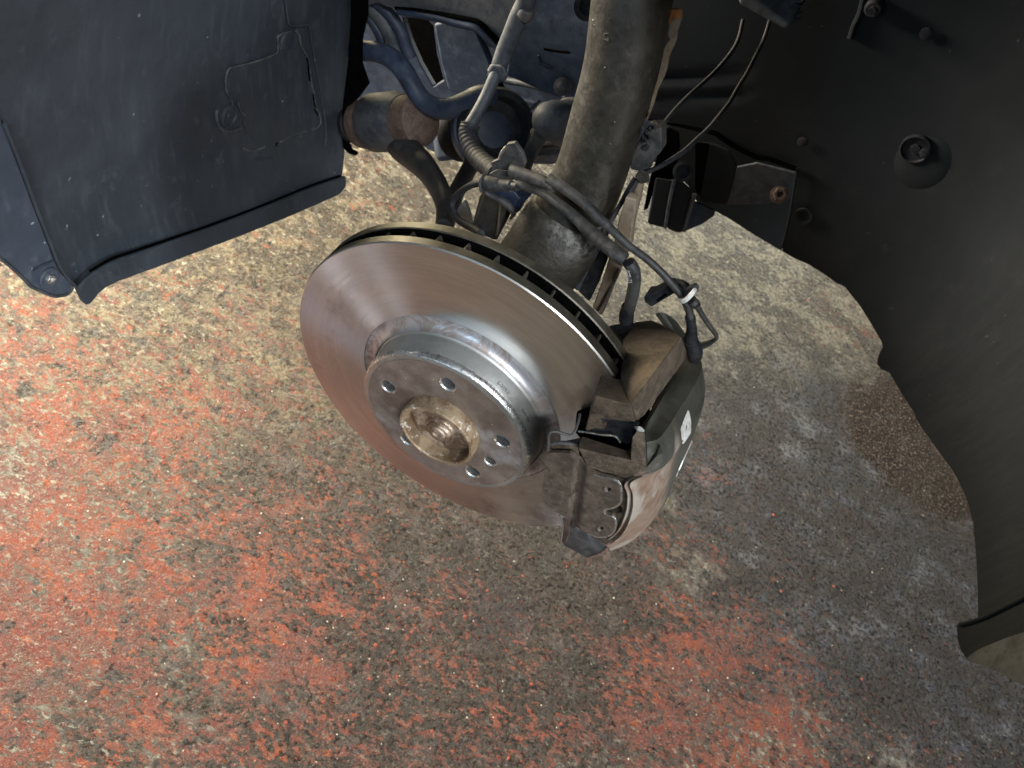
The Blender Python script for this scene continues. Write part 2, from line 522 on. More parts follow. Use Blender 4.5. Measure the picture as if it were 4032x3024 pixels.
def link(name, verts, faces, mat, parent=None, smooth=True, bevel=0., seg=2, fix=True, sub=0):
    me = bpy.data.meshes.new(name)
    me.from_pydata([tuple(v) for v in verts], [], [tuple(f) for f in faces])
    me.update()
    if fix:
        bm = bmesh.new()
        bm.from_mesh(me)
        bmesh.ops.remove_doubles(bm, verts=bm.verts, dist=1e-6)
        bmesh.ops.recalc_face_normals(bm, faces=bm.faces)
        bm.to_mesh(me)
        bm.free()
    if isinstance(mat, (list, tuple)):
        for m in mat:
            me.materials.append(m)
    else:
        me.materials.append(mat)
    o = bpy.data.objects.new(name, me)
    COL.objects.link(o)
    if parent is not None:
        o.parent = parent
        if parent.type == 'EMPTY':
            o.matrix_parent_inverse = Matrix.Translation(-Vector(parent.location))
    if smooth:
        me.polygons.foreach_set('use_smooth', [True] * len(me.polygons))
        if bevel <= 0 and sub == 0:
            try:
                me.set_sharp_from_angle(angle=R_(38))
            except Exception:
                pass
    if bevel > 0:
        b = o.modifiers.new('bevel', 'BEVEL')
        b.width = bevel
        b.segments = seg
        b.limit_method = 'ANGLE'
        b.angle_limit = R_(28)
        b.harden_normals = True
    if sub:
        b = o.modifiers.new('sub', 'SUBSURF')
        b.levels = b.render_levels = sub
    return o


def catmull(pts, n=8):
    """pts: list of numpy rows, any dimension"""
    P = [np.array(p, float) for p in pts]
    P = [2 * P[0] - P[1]] + P + [2 * P[-1] - P[-2]]
    out = []
    for i in range(1, len(P) - 2):
        for k in range(n):
            t = k / n
            a, b, c, d = P[i - 1], P[i], P[i + 1], P[i + 2]
            out.append(.5 * ((2 * b) + (-a + c) * t + (2 * a - 5 * b + 4 * c - d) * t * t + (-a + 3 * b - 3 * c + d) * t ** 3))
    out.append(P[-2])
    return out


def tube_geo(pts, n=8, seg=14, flat=1., smoothpath=True):
    """pts: (Vector, radius)"""
    rows = [list(p[0]) + [p[1]] for p in pts]
    rows = catmull(rows, n) if smoothpath else [np.array(r) for r in rows]
    V, F = [], []
    prev = None
    N = len(rows)
    for i, r in enumerate(rows):
        a = Vector(rows[max(0, i - 1)][:3])
        b = Vector(rows[min(N - 1, i + 1)][:3])
        t = (b - a).normalized()
        if prev is None:
            up = Vector((0, 1, 0)) if abs(t.y) < .9 else Vector((1, 0, 0))
            u = (up - t * up.dot(t)).normalized()
        else:
            u = (prev - t * prev.dot(t)).normalized()
        prev = u
        v = t.cross(u)
        for k in range(seg):
            an = 2 * math.pi * k / seg
            V.append(Vector(r[:3]) + (u * math.cos(an) * flat + v * math.sin(an)) * r[3])
    for i in range(N - 1):
        for k in range(seg):
            k2 = (k + 1) % seg
            F.append((i * seg + k, i * seg + k2, (i + 1) * seg + k2, (i + 1) * seg + k))
    F.append(tuple(range(seg))[::-1])
    F.append(tuple((N - 1) * seg + k for k in range(seg)))
    return V, F


def tube(name, pts, mat, parent=None, n=8, seg=16, flat=1., smoothpath=True):
    V, F = tube_geo(pts, n, seg, flat, smoothpath)
    return link(name, V, F, mat, parent)


def ptube(name, key, pts, mat, parent=None, rs=1., **kw):
    """pts in picture coordinates (x, y, Y, radius)"""
    Q = q(key, pts)
    return tube(name, [(WY(p[0], p[1], p[2]), p[3] * rs) for p in Q], mat, parent, **kw)


def lathe(name, prof, A, B, mat, parent=None, seg=64, cap0=True, cap1=True, mats=None):
    """profile of (radius, t) with t in metres from A towards B"""
    A, B = Vector(A), Vector(B)
    t = (B - A).normalized()
    up = Vector((0, 0, 1)) if abs(t.z) < .9 else Vector((1, 0, 0))
    u = (up - t * up.dot(t)).normalized()
    v = t.cross(u)
    V, F = [], []
    for r, h in prof:
        for k in range(seg):
            an = 2 * math.pi * k / seg
            V.append(A + t * h + (u * math.cos(an) + v * math.sin(an)) * r)
    n = len(prof)
    for i in range(n - 1):
        for k in range(seg):
            k2 = (k + 1) % seg
            F.append((i * seg + k, i * seg + k2, (i + 1) * seg + k2, (i + 1) * seg + k))
    if cap0:
        F.append(tuple(range(seg)))
    if cap1:
        F.append(tuple((n - 1) * seg + k for k in range(seg)))
    return link(name, V, F, mat, parent)


def inside(p, poly):
    c = False
    n = len(poly)
    j = n - 1
    for i in range(n):
        a, b = poly[i], poly[j]
        if (a[1] > p[1]) != (b[1] > p[1]) and p[0] < (b[0] - a[0]) * (p[1] - a[1]) / (b[1] - a[1]) + a[0]:
            c = not c
        j = i
    return c


def resample(poly, step):
    out = []
    n = len(poly)
    for i in range(n):
        a, b = np.array(poly[i], float), np.array(poly[(i + 1) % n], float)
        k = max(1, int(np.linalg.norm(b - a) / step))
        for j in range(k):
            out.append(tuple(a + (b - a) * j / k))
    return out


def rounded(poly, k=4, rad=.25):
    """cut the corners of a polygon softly"""
    out = []
    n = len(poly)
    for i in range(n):
        p, a, b = np.array(poly[i]), np.array(poly[i - 1]), np.array(poly[(i + 1) % n])
        s, e = p + (a - p) * rad, p + (b - p) * rad
        for j in range(k + 1):
            t = j / k
            out.append(tuple((1 - t) ** 2 * s + 2 * t * (1 - t) * p + t * t * e))
    return out


def tri2d(outer, holes=(), grid=0., jit=0.):
    P, E, Fc = [], [], []
    for loop in [outer] + list(holes):
        s = len(P)
        P += [Vector(p[:2]) for p in loop]
        E += [(s + i, s + (i + 1) % len(loop)) for i in range(len(loop))]
    if grid:
        xs = [p[0] for p in outer]
        ys = [p[1] for p in outer]
        x = min(xs) + grid / 2
        while x < max(xs):
            y = min(ys) + grid / 2
            while y < max(ys):
                if inside((x, y), outer) and not any(inside((x, y), h) for h in holes):
                    P.append(Vector((x, y)))
                y += grid
            x += grid
    v, e, f, *_ = delaunay_2d_cdt(P, E, [], 0, 1e-6)
    tris = []
    for t in f:
        c = sum((v[i] for i in t), Vector((0, 0))) / len(t)
        if inside(c, outer) and not any(inside(c, h) for h in holes):
            tris.append(tuple(t))
    return [tuple(p) for p in v], tris


def shell(V0, V1, tris):
    """front verts V0, back verts V1, same tris; walls along the border"""
    n = len(V0)
    F = list(tris) + [tuple(i + n for i in t[::-1]) for t in tris]
    cnt = {}
    for t in tris:
        for i in range(len(t)):
            e = (t[i], t[(i + 1) % len(t)])
            cnt[tuple(sorted(e))] = cnt.get(tuple(sorted(e)), []) + [e]
    for k, es in cnt.items():
        if len(es) == 1:
            a, b = es[0]
            F.append((b, a, a + n, b + n))
    return list(V0) + list(V1), F


def plate(name, outline, Y, thick, mat, parent=None, holes=(), bevel=.0008, key='F', grid=0, round_=0., yfun=None, push=None):
    """plate whose outline is given in picture coordinates; front at Y, extruded inboard"""
    O = [p[:2] for p in q(key, outline)]
    if round_:
        O = rounded(O, 3, round_)
    H = [[p[:2] for p in q(key, h)] for h in holes]
    P, T = tri2d(O, H, grid)
    V0 = [WY(p[0], p[1], yfun(p[0], p[1]) if yfun else Y) for p in P]
    V1 = [v + (push or Vector((0, thick, 0))) for v in V0]
    V, F = shell(V0, V1, T)
    o = link(name, V, F, mat, parent, bevel=bevel if not grid else 0)
    return o


def hull(name, pts, mat, parent=None, bevel=.002, seg=3):
    bm = bmesh.new()
    for p in pts:
        bm.verts.new(p)
    r = bmesh.ops.convex_hull(bm, input=bm.verts)
    bmesh.ops.delete(bm, geom=[g for g in r['geom_interior'] if isinstance(g, bmesh.types.BMVert)], context='VERTS')
    bmesh.ops.dissolve_limit(bm, angle_limit=R_(4), verts=bm.verts, edges=bm.edges)
    me = bpy.data.meshes.new(name)
    V = [v.co.copy() for v in bm.verts]
    bm.verts.index_update()
    F = [tuple(v.index for v in f.verts) for f in bm.faces]
    bm.free()
    return link(name, V, F, mat, parent, bevel=bevel, seg=seg)


# liner surfaces -----------------------------------------------------------


def g_left(P):
    return math.hypot(P[0], P[2] * .8) - .375


def g_right(P):
    r = math.hypot(P[0], P[2] * .75) / .43
    return r ** 5 + (max(0, P[1] + .1) / .53) ** 5 - 1


def hit(x, y, g):
    d = ray(x, y)
    d = d / np.linalg.norm(d)
    t = .1
    # start inside
    best = None
    prev = g(CAM + d * t)
    while t < 2.2:
        t2 = t + .01
        v = g(CAM + d * t2)
        if prev < 0 <= v:
            a, b = t, t2
            for _ in range(18):
                m = (a + b) / 2
                if g(CAM + d * m) < 0:
                    a = m
                else:
                    b = m
            return Vector(CAM + d * a)
        prev = v
        t = t2
    return None


def normal_at(P, g):
    e = 1e-4
    n = Vector([(g(np.array(P) + np.eye(3)[i] * e) - g(np.array(P) - np.eye(3)[i] * e)) for i in range(3)])
    return -n.normalized()   # towards the inside of the arch


def surf_sheet(name, outline, g, off, thick, mat, parent=None, key='F', grid=45, holes=(), bumpf=None, step=30):
    O = resample([p[:2] for p in q(key, outline)], step)
    H = [[p[:2] for p in q(key, h)] for h in holes]
    P, T = tri2d(O, H, grid)
    V0, V1 = [], []
    for p in P:
        h = hit(p[0], p[1], g)
        if h is None:
            h = Vector(CAM + ray(*p) * .9)
        n = normal_at(h, g)
        o = off + (bumpf(p[0], p[1]) if bumpf else 0)
        V0.append(h + n * o)
        V1.append(h + n * (o - thick))
    V, F = shell(V0, V1, T)
    return link(name, V, F, mat, parent)


def surf_line(name, pts, g, rad, mat, parent=None, key='F', off=0., n=5, seg=8):
    out = []
    for p in q(key, pts):
        h = hit(p[0], p[1], g)
        out.append((h + normal_at(h, g) * off, rad))
    return tube(name, out, mat, parent, n=n, seg=seg)


def circle(cx, cy, r, n=16, ry=None):
    return [(cx + r * math.cos(2 * math.pi * k / n), cy + (ry or r) * math.sin(2 * math.pi * k / n)) for k in range(n)]


# ------------------------------------------------------------------ FLOOR


def build_floor():
    def axis(lo, hi, step, a, b):
        out = []
        v = lo
        while v < hi:
            out.append(v)
            v += step
        out.append(hi)
        left, d = [], step
        v = lo
        while v > a:
            d *= 1.35
            v -= d
            left.append(max(v, a))
        right, d = [], step
        v = hi
        while v < b:
            d *= 1.35
            v += d
            right.append(min(v, b))
        return left[::-1] + out + right
    xs = axis(-.75, 1.15, .0062, -6, 6)
    ys = axis(-.45, 1.15, .0062, -6, 8)
    V = []
    for y in ys:
        for x in xs:
            p = Vector((x, y, 0))
            z = noise.fractal(p * 9, 1, 2.1, 3) * .0022 + noise.fractal(p * 55, .9, 2.1, 3) * .0013
            V.append((x, y, FLOOR + z))
    nx = len(xs)
    F = [(j * nx + i, j * nx + i + 1, (j + 1) * nx + i + 1, (j + 1) * nx + i) for j in range(len(ys) - 1) for i in range(nx - 1)]
    o = link('floor', V, F, M['floor'], fix=False)
    return tag(o, 'worn garage floor, red paint flaking off grimy concrete', None, None, 'structure')


build_floor()


def chips(name, mat, count, label, spots, size):
    V, F = [], []
    for _ in range(count):
        s = random.choice(spots)
        c = WZ(s[0] + random.gauss(0, s[2]), s[1] + random.gauss(0, s[2]), FLOOR)
        c.z += .0015
        r = random.uniform(*size)
        b = len(V)
        k = 5
        a0 = random.random() * 6
        el = random.uniform(.4, 1)
        rot = random.random() * 3
        for h, f in ((0, 1), (r * .5, .65)):
            for i in range(k):
                a = a0 + 2 * math.pi * i / k
                x, y = math.cos(a) * r * f * random.uniform(.7, 1.1), math.sin(a) * r * f * el
                V.append(c + Vector((x * math.cos(rot) - y * math.sin(rot), x * math.sin(rot) + y * math.cos(rot), h)))
        F.append(tuple(b + k + i for i in range(k)))
        for i in range(k):
            j = (i + 1) % k
            F.append((b + i, b + j, b + k + j, b + k + i))
    o = link(name, V, F, mat, smooth=False)
    return tag(o, label, 'grit', None, 'stuff')


chips('floor_grit', M['chips'], 330, 'pale grit and crumbs scattered over the worn floor',
      [(700, 2100, 520), (1500, 2600, 420), (1000, 2800, 420), (2500, 2600, 420), (900, 1500, 350), (3300, 2300, 380)], (.0005, .0017))
chips('paint_flakes', M['red_chips'], 150, 'loose red paint flakes scattered over the worn floor',
      [(1500, 2300, 380), (1900, 2650, 380), (2800, 2500, 300), (900, 1700, 380)], (.0012, .0035))

# ------------------------------------------------------------------ BRAKE DISC
RD = .15
disc = thing('brake_disc', (0, 0, 0), 'large vented steel brake disc with polished face and raised centre hat', 'brake disc')


def ylathe(name, prof, mat, parent, seg=192):
    """closed ring profile (r, y) revolved about the axle"""
    V, F = [], []
    n = len(prof)
    for r, y in prof:
        for k in range(seg):
            a = 2 * math.pi * k / seg
            V.append((r * math.cos(a), y, r * math.sin(a)))
    for i in range(n):
        i2 = (i + 1) % n
        for k in range(seg):
            k2 = (k + 1) % seg
            F.append((i * seg + k, i * seg + k2, i2 * seg + k2, i2 * seg + k))
    return V, F


# outer plate: machined face + rim edge
V, F = ylathe('x', [(.0876, .0), (.1490, .0), (.15, .0009), (.15, .0078), (.1492, .0086), (.08, .0086), (.08, .0030), (.0868, .0026), (.0874, .0005)], None, None)
o = link('friction_ring', V, F, [M['disc'], M['rim'], M['edge']], disc, fix=False)
me = o.data
for p in me.polygons:
    i = p.index // 192
    p.material_index = 0 if i == 0 else (2 if i == 1 else (0 if i > 7 else 1))
bm = bmesh.new(); bm.from_mesh(me); bmesh.ops.recalc_face_normals(bm, faces=bm.faces); bm.to_mesh(me); bm.free()
me.set_sharp_from_angle(angle=R_(30))
V, F = ylathe('x', [(.085, .0178), (.1492, .0178), (.15, .0186), (.15, .0252), (.1492, .026), (.085, .026)], None, None)
o = link('rear_ring', V, F, [M['rim'], M['hole']], disc, fix=False)
for p in o.data.polygons:
    p.material_index = 1 if p.index // 192 == 0 else 0  # gap face is rusty dark, blackened further for shade between the plates
bm = bmesh.new(); bm.from_mesh(o.data); bmesh.ops.recalc_face_normals(bm, faces=bm.faces); bm.to_mesh(o.data); bm.free()
# vent pillars
vane_me = None
for k in range(42):
    a = R_(101.3 + k * 360 / 42)
    c, s = math.cos(a), math.sin(a)
    if vane_me is None:
        pts = []
        prof = [(.092, .0012), (.120, .0018), (.141, .0016), (.1462, .0010), (.1468, 0), (.1462, -.0010), (.141, -.0016), (.120, -.0018), (.092, -.0012)]
        Vv = [(r, y, h) for y in (.0084, .0180) for r, h in prof]
        n = len(prof)
        Fv = [tuple(range(n)), tuple(range(n, 2 * n))[::-1]] + [(i, (i + 1) % n, n + (i + 1) % n, n + i) for i in range(n)]
        ob = link('vane', Vv, Fv, M['rim'], disc)
        vane_me = ob.data
    else:
        ob = bpy.data.objects.new('vane', vane_me)
        COL.objects.link(ob)
        ob.parent = disc
    ob.rotation_euler = (0, -a, 0)
# inner closing wall between plates, dark
V, F = ylathe('x', [(.0905, .0085), (.0905, .0179), (.088, .0179), (.088, .0085)], None, None, 96)
link('inner_web', V, F, M['hole'], disc)

# hat: groove, side and edge
V, F = ylathe('x', [(.0873, .0008), (.0862, .0017), (.0835, .0018), (.0800, .0008), (.0778, -.0008), (.0764, -.0024), (.0757, -.0040), (.0752, .012), (.0870, .012)], None, None)
link('groove_ring', V, F, M['groove'], disc)
prof = [(.0758, .004), (.0752, -.0036), (.0742, -.0044), (.0734, -.0058), (.0732, -.0205), (.0729, -.0226), (.0712, -.0248), (.0704, -.0254), (.0670, -.0254), (.0670, -.018), (.0690, .004)]
V, F = ylathe('x', prof, None, None)
o = link('hat_side', V, F, [M['hatside'], M['bright']], disc, fix=False)
for p in o.data.polygons:
    i = p.index // 192
    p.material_index = 1 if i in (4, 5, 6) else 0
bm = bmesh.new(); bm.from_mesh(o.data); bmesh.ops.recalc_face_normals(bm, faces=bm.faces); bm.to_mesh(o.data); bm.free()


def circ(r, n, cx=0, cz=0):
    return [(cx + r * math.cos(2 * math.pi * k / n), cz + r * math.sin(2 * math.pi * k / n)) for k in range(n)]


hole_c = []
for k in range(5):
    a = 3.0721 - k * 2 * math.pi / 5
    hole_c.append((.0518 * math.cos(a), .0518 * math.sin(a), .0069))
hole_c.append((.04567, -.0052, .0056))
outer = circ(.0672, 128)
holes = [circ(r, 36, cx, cz) for cx, cz, r in hole_c] + [circ(.0322, 96)]
P, T = tri2d(outer, holes, .0045)


def hat_y(x, z):
    return -.0258


V0 = [Vector((p[0], hat_y(*p), p[1])) for p in P]
V1 = [v + Vector((0, .0075, 0)) for v in V0]
V, F = shell(V0, V1, T)
hatf = link('hat_face', V, F, M['hatface'], disc)
# chamfer rings around the bolt holes
for cx, cz, r in hole_c:
    V, F = [], []
    prof = [(r + .0004, -.02592), (r - .0001, -.02600), (r - .0011, -.0249), (r - .0011, -.0186), (r + .0004, -.0186)]
    nn = 36
    for rr, yy in prof:
        for k in range(nn):
            a = 2 * math.pi * k / nn
            V.append((cx + rr * math.cos(a), yy, cz + rr * math.sin(a)))
    for i in range(len(prof) - 1):
        for k in range(nn):
            F.append((i * nn + k, i * nn + (k + 1) % nn, (i + 1) * nn + (k + 1) % nn, (i + 1) * nn + k))
    link('bolt_hole', V, F, M['bright'], hatf)

# etched numbers round the hat side


def glyphs(name, text, size, mat, parent, place, extrude=.00012):
    cu = bpy.data.curves.new('tmp', 'FONT')
    cu.body = text
    cu.size = size
    cu.resolution_u = 3
    ob = bpy.data.objects.new('tmp', cu)
    COL.objects.link(ob)
    dg = bpy.context.evaluated_depsgraph_get()
    me = bpy.data.meshes.new_from_object(ob.evaluated_get(dg))
    V0 = [place(v.co.x, v.co.y, extrude) for v in me.vertices]
    V1 = [place(v.co.x, v.co.y, -.0001) for v in me.vertices]
    V, F = shell(V0, V1, [tuple(p.vertices) for p in me.polygons])
    bpy.data.objects.remove(ob)
    bpy.data.curves.remove(cu)
    bpy.data.meshes.remove(me)
    return link(name, V, F, mat, parent, smooth=False)


def on_hat(a0, y0):
    def f(u, v, e):
        a = a0 - u / .0733
        r = .0733 + e
        return Vector((r * math.cos(a), y0 - v * .0 - (-v), r * math.sin(a)))
    return f


glyphs('etched_number', '5-2083', .0042, M['etch'], disc, on_hat(R_(77), -.0165))
glyphs('etched_number', 'MIN TH', .0036, M['etch'], disc, on_hat(R_(55), -.0160))

# ------------------------------------------------------------------ WHEEL HUB
hub = thing('wheel_hub', (0, -.02, 0), 'corroded hub centre ring with stub axle nub inside the disc hat', 'wheel hub')


def ring(name, prof, mat, parent, seg=96, close=True):
    V, F = [], []
    n = len(prof)
    for r, y in prof:
        for k in range(seg):
            a = 2 * math.pi * k / seg
            V.append((r * math.cos(a), y, r * math.sin(a)))
    for i in range(n if close else n - 1):
        i2 = (i + 1) % n
        for k in range(seg):
            k2 = (k + 1) % seg
            F.append((i * seg + k, i * seg + k2, i2 * seg + k2, i2 * seg + k))
    if not close and prof[-1][0] < .004:
        F.append(tuple((n - 1) * seg + k for k in range(seg)))
    return link(name, V, F, mat, parent)


ring('centre_ring', [(.0320, -.012), (.0320, -.0366), (.0312, -.0381), (.0296, -.0383), (.0286, -.0372), (.0280, -.012)], M['hubring'], hub)
ring('hub_bore', [(.0283, -.0262), (.0262, -.0268), (.0230, -.0290), (.0205, -.0296), (.0175, -.0284), (.0160, -.0286), (.0146, -.0292), (.0030, -.0292)], M['hubin'], hub, 72, False)
ring('stub_axle', [(.0132, -.026), (.0130, -.0300), (.0120, -.0312), (.0102, -.0314), (.0098, -.0332), (.0090, -.0340), (.0066, -.0342), (.0058, -.0352), (.0040, -.0354), (.0030, -.0342), (.001, -.0340)], M['hubin'], hub, 56, False)
# staked collar with a notch: small lug
hull('staking_lug', [WY(x, y, Y) for x, y, Y in q('r2', [(800, 1145, -.028), (835, 1140, -.028), (840, 1165, -.028), (805, 1172, -.028), (800, 1145, -.0322), (835, 1140, -.0322), (840, 1165, -.0322), (805, 1172, -.0322)])], M['hubin'], hub, .0005)
# flange behind hat with threaded holes
fl_holes = [circ(r - .0014, 28, cx, cz) for cx, cz, r in hole_c[:5]]
P, T = tri2d(circ(.066, 72), fl_holes + [circ(.0322, 64)], .008)
V0 = [Vector((p[0], -.0182, p[1])) for p in P]
V, F = shell(V0, [v + Vector((0, .010, 0)) for v in V0], T)
hfl = link('hub_flange', V, F, M['hole'], hub)
for cx, cz, r in hole_c[:5]:
    V, F = [], []
    prof = []
    y = -.0186
    while y < -.006:
        prof += [(r - .0010, y), (r - .0019, y + .0006)]
        y += .0012
    nn = 24
    for rr, yy in prof:
        for k in range(nn):
            a = 2 * math.pi * k / nn
            V.append((cx + rr * math.cos(a), yy, cz + rr * math.sin(a)))
    for i in range(len(prof) - 1):
        for k in range(nn):
            F.append((i * nn + k, i * nn + (k + 1) % nn, (i + 1) * nn + (k + 1) % nn, (i + 1) * nn + k))
    link('bolt_thread', V, F, M['blue_steel'], hfl)

# ------------------------------------------------------------------ CALIPER
cal = thing('brake_caliper', (.14, .02, .06), 'rusty brown brake caliper and carrier clamped over the right edge of the disc', 'brake caliper')
# carrier arm bridging the rim
hull('carrier_arm', q3('F', [(2452, 1340, .05), (2503, 1266, .085), (2563, 1259, .088), (2648, 1296, .085), (2683, 1326, .050), (2703, 1382, .066),
                             (2697, 1415, .066), (2532, 1640, -.020), (2503, 1664, -.030), (2479, 1590, -.032), (2442, 1495, -.006), (2400, 1480, .0), (2540, 1522, .0 - .008),
                             (2640, 1470, .075), (2540, 1400, .09)][:11] + [(2545, 1512, -.030), (2600, 1480, .08)]), M['carrier'], cal, .0014)
hull('carrier_lobe', q3('F', [(2346, 1558, -.033), (2420, 1580, -.034), (2482, 1590, -.033), (2503, 1662, -.031), (2440, 1655, -.033), (2380, 1650, -.033),
                              (2368, 1474, -.006), (2442, 1493, -.006), (2334, 1560, -.024), (2318, 1640, -.028), (2500, 1610, -.006), (2400, 1640, -.010)]), M['carrier'], cal, .0018)
plate('carrier_foot', [(2320, 1630), (2392, 1632), (2392, 1655), (2363, 1650), (2362, 1664), (2385, 1672), (2382, 1694), (2345, 1688), (2322, 1694), (2314, 1700), (2302, 1692)],
      -.0325, .02, M['carrier'], cal, bevel=.001)
hull('carrier_neck', q3('F', [(2395, 1280, .075), (2500, 1262, .08), (2505, 1340, .06), (2452, 1350, .055), (2400, 1300, .075), (2385, 1340, .09), (2470, 1400, .08)]), M['black'], cal, .002)
# bridge / body shell
rows = [
    [(738, 800, -.020), (790, 720, .000), (865, 590, .040), (958, 430, .090)],
    [(742, 850, -.030), (788, 790, -.012), (895, 640, .032), (1005, 440, .092)],
    [(746, 888, -.0355), (831, 852, -.0215), (940, 684, .0305), (1061, 480, .090)],
    [(748, 893, -.036), (836, 858, -.022), (945, 690, .030), (1066, 486, .090)],
    [(749, 901, -.0363), (838, 868, -.0225), (948, 702, .0295), (1068, 498, .090)],
    [(752, 960, -.040), (852, 955, -.030), (975, 800, .024), (1086, 605, .088)],
    [(744, 1045, -.044), (850, 1040, -.034), (968, 880, .016), (1078, 700, .070)],
    [(650, 1128, -.046), (678, 1124, -.0485), (870, 1050, -.008), (1012, 885, .050)],
    [(662, 1200, -.047), (682, 1208, -.0492), (810, 1180, -.020), (930, 1065, .030)],
    [(655, 1300, -.047), (674, 1306, -.0492), (770, 1310, -.022), (868, 1240, .018)],
    [(615, 1405, -.047), (634, 1406, -.0490), (700, 1395, -.026), (748, 1398, .000)],
    [(562, 1468, -.047), (580, 1470, -.0485), (620, 1462, -.030), (646, 1488, -.008)],
    [(508, 1506, -.047), (518, 1512, -.044), (526, 1520, -.032), (536, 1528, -.018)],
]
G = []
for r in rows:
    pts = q3('r3', r)
    last = pts[-1]
    pts.append(last + Vector((-.004, .03, -.012)))
    pts.append(last + Vector((-.035, .035, .0)))
    G.append([np.array(p) for p in catmull(pts, 4)])
# refine between rows
GR = []
for j in range(len(G[0])):
    GR.append(catmull([g[j] for g in G], 4))
nr_, nc_ = len(GR[0]), len(GR)
V = [Vector(GR[j][i]) for i in range(nr_) for j in range(nc_)]
F = [(i * nc_ + j, i * nc_ + j + 1, (i + 1) * nc_ + j + 1, (i + 1) * nc_ + j) for i in range(nr_ - 1) for j in range(nc_ - 1)]
axis_pt = Vector((.07, 0, .03))
V1 = []
for v in V:
    d = Vector((axis_pt.x - v.x, 0, axis_pt.z - v.z)).normalized()
    V1.append(v + d * .004)
VV, FF = shell(V, V1, F)
link('caliper_body', VV, FF, M['caliper'], cal)
# outer claw plate seen round the pad
plate('outer_claw', [(470, 1050), (560, 1100), (650, 1132), (662, 1210), (652, 1310), (612, 1408), (560, 1470), (508, 1508), (350, 1415), (300, 1300), (330, 1150)],
      -.0474, .010, M['carrier'], cal, holes=[[(508, 1288), (545, 1286), (590, 1274), (603, 1292), (598, 1316), (570, 1322), (530, 1310)]], key='r3', bevel=.0015)
plate('piston_recess', [(480, 1240), (640, 1240), (640, 1350), (480, 1350)], -.030, .004, M['hole'], cal, key='r3')


# pad backing plate with the pressed band


def pad_y(x, y):
    # distance from the pressed band, in zoom coordinates
    X, Yp = (x - 2050) * 1.509, (y - 1150) * 1.509
    bx = 365 - (Yp - 1000) * .135
    t = max(0., min(1., (X - (bx - 42)) / 26))
    u = max(0., min(1., (X - (bx + 8)) / 30))
    t, u = t * t * (3 - 2 * t), u * u * (3 - 2 * u)
    return -.0545 + .0062 * t - .0032 * u


pad_out = [(162, 958), (225, 955), (290, 960), (330, 982), (375, 1010), (400, 1055), (440, 1080), (480, 1095), (540, 1108), (575, 1124), (594, 1150), (598, 1200),
           (594, 1245), (572, 1270), (535, 1283), (508, 1288), (496, 1298), (506, 1318), (540, 1330), (560, 1350), (566, 1378), (556, 1418), (536, 1440), (505, 1452),
           (455, 1452), (400, 1432), (350, 1410), (318, 1380), (300, 1352), (240, 1325), (195, 1292), (150, 1258), (128, 1222), (128, 1160), (138, 1090), (150, 1040), (152, 985)]
pbp = plate('pad_backing_plate', pad_out, 0, .0028, M['pad_steel'], cal, holes=[circle(523, 1172, 15, 12, 11), circle(480, 1404, 14, 12, 11), circle(168, 1062, 7, 8, 5), circle(152, 1180, 7, 8, 5)],
      key='r3', grid=9, yfun=pad_y)
pr = [(p[0], p[1]) for p in pad_out]
ptube('plate_rim', 'r3', [(p[0], p[1], pad_y(2050 + p[0] / 1.509, 1150 + p[1] / 1.509) + .0006, .0009) for p in pad_out[6:26]], M['bright'], pbp, n=3, seg=8)
for hx, hy in ((523, 1172), (480, 1404)):
    ptube('pressed_nib', 'r3', [(hx - 14, hy - 13, -.0515, .0010), (hx - 18, hy, -.0515, .0012), (hx - 12, hy + 12, -.0515, .0010)], M['bright'], pbp, n=4, seg=8)
plate('pad_friction_block', [(160, 1000), (300, 975), (420, 1080), (470, 1200), (420, 1400), (300, 1350), (150, 1240)], -.0450, .018, M['black'], cal, key='r3')
# upper abutment plate
hull('pad_abutment', q3('r3', [(352, 882, -.040), (366, 858, -.036), (640, 945, -.036), (655, 1000, -.045), (748, 1050, -.044), (635, 1108, -.046), (485, 1062, -.048), (400, 1040, -.050), (342, 928, -.049),
                               (352, 882, -.02), (640, 945, -.018), (748, 1050, -.02), (635, 1108, -.025), (400, 1040, -.03)]), M['carrier'], cal, .0016)
hull('abutment_block', q3('r3', [(690, 826, -.038), (738, 838, -.036), (742, 900, -.036), (750, 1050, -.046), (655, 1000, -.046), (655, 940, -.044), (665, 862, -.042), (690, 830, -.02), (740, 850, -.018), (748, 1040, -.02)]),
     M['carrier'], cal, .0014)
hull('abutment_cap', q3('r3', [(688, 800, -.040), (712, 795, -.040), (740, 822, -.036), (735, 838, -.036), (690, 828, -.040), (670, 800, -.034), (700, 800, -.03)]), M['pale_metal'], cal, .001)
# steel clip (dark tray) between carrier and pad
plate('pad_spring_clip', [(490, 728), (560, 745), (700, 790), (668, 830), (664, 890), (640, 905), (600, 892), (520, 850), (400, 830), (420, 812), (460, 808), (500, 822), (510, 800), (505, 768), (470, 770), (463, 742)],
      -.030, .003, M['black'], cal, key='r3', bevel=.0005)
plate('clip_shadow', [(330, 720), (420, 690), (480, 730), (700, 790), (680, 900), (640, 945), (360, 880), (320, 830)], -.006, .003, M['hole'], cal, key='r3')  # black plate standing in for the shadow between disc and carrier
ptube('clip_wire', 'za', [(110, 615, -.034, .0006), (300, 640, -.034, .0006), (500, 675, -.035, .0006), (690, 690, -.036, .0006), (760, 740, -.036, .0006), (800, 800, -.036, .0006)], M['bright'], cal, n=5, seg=8)
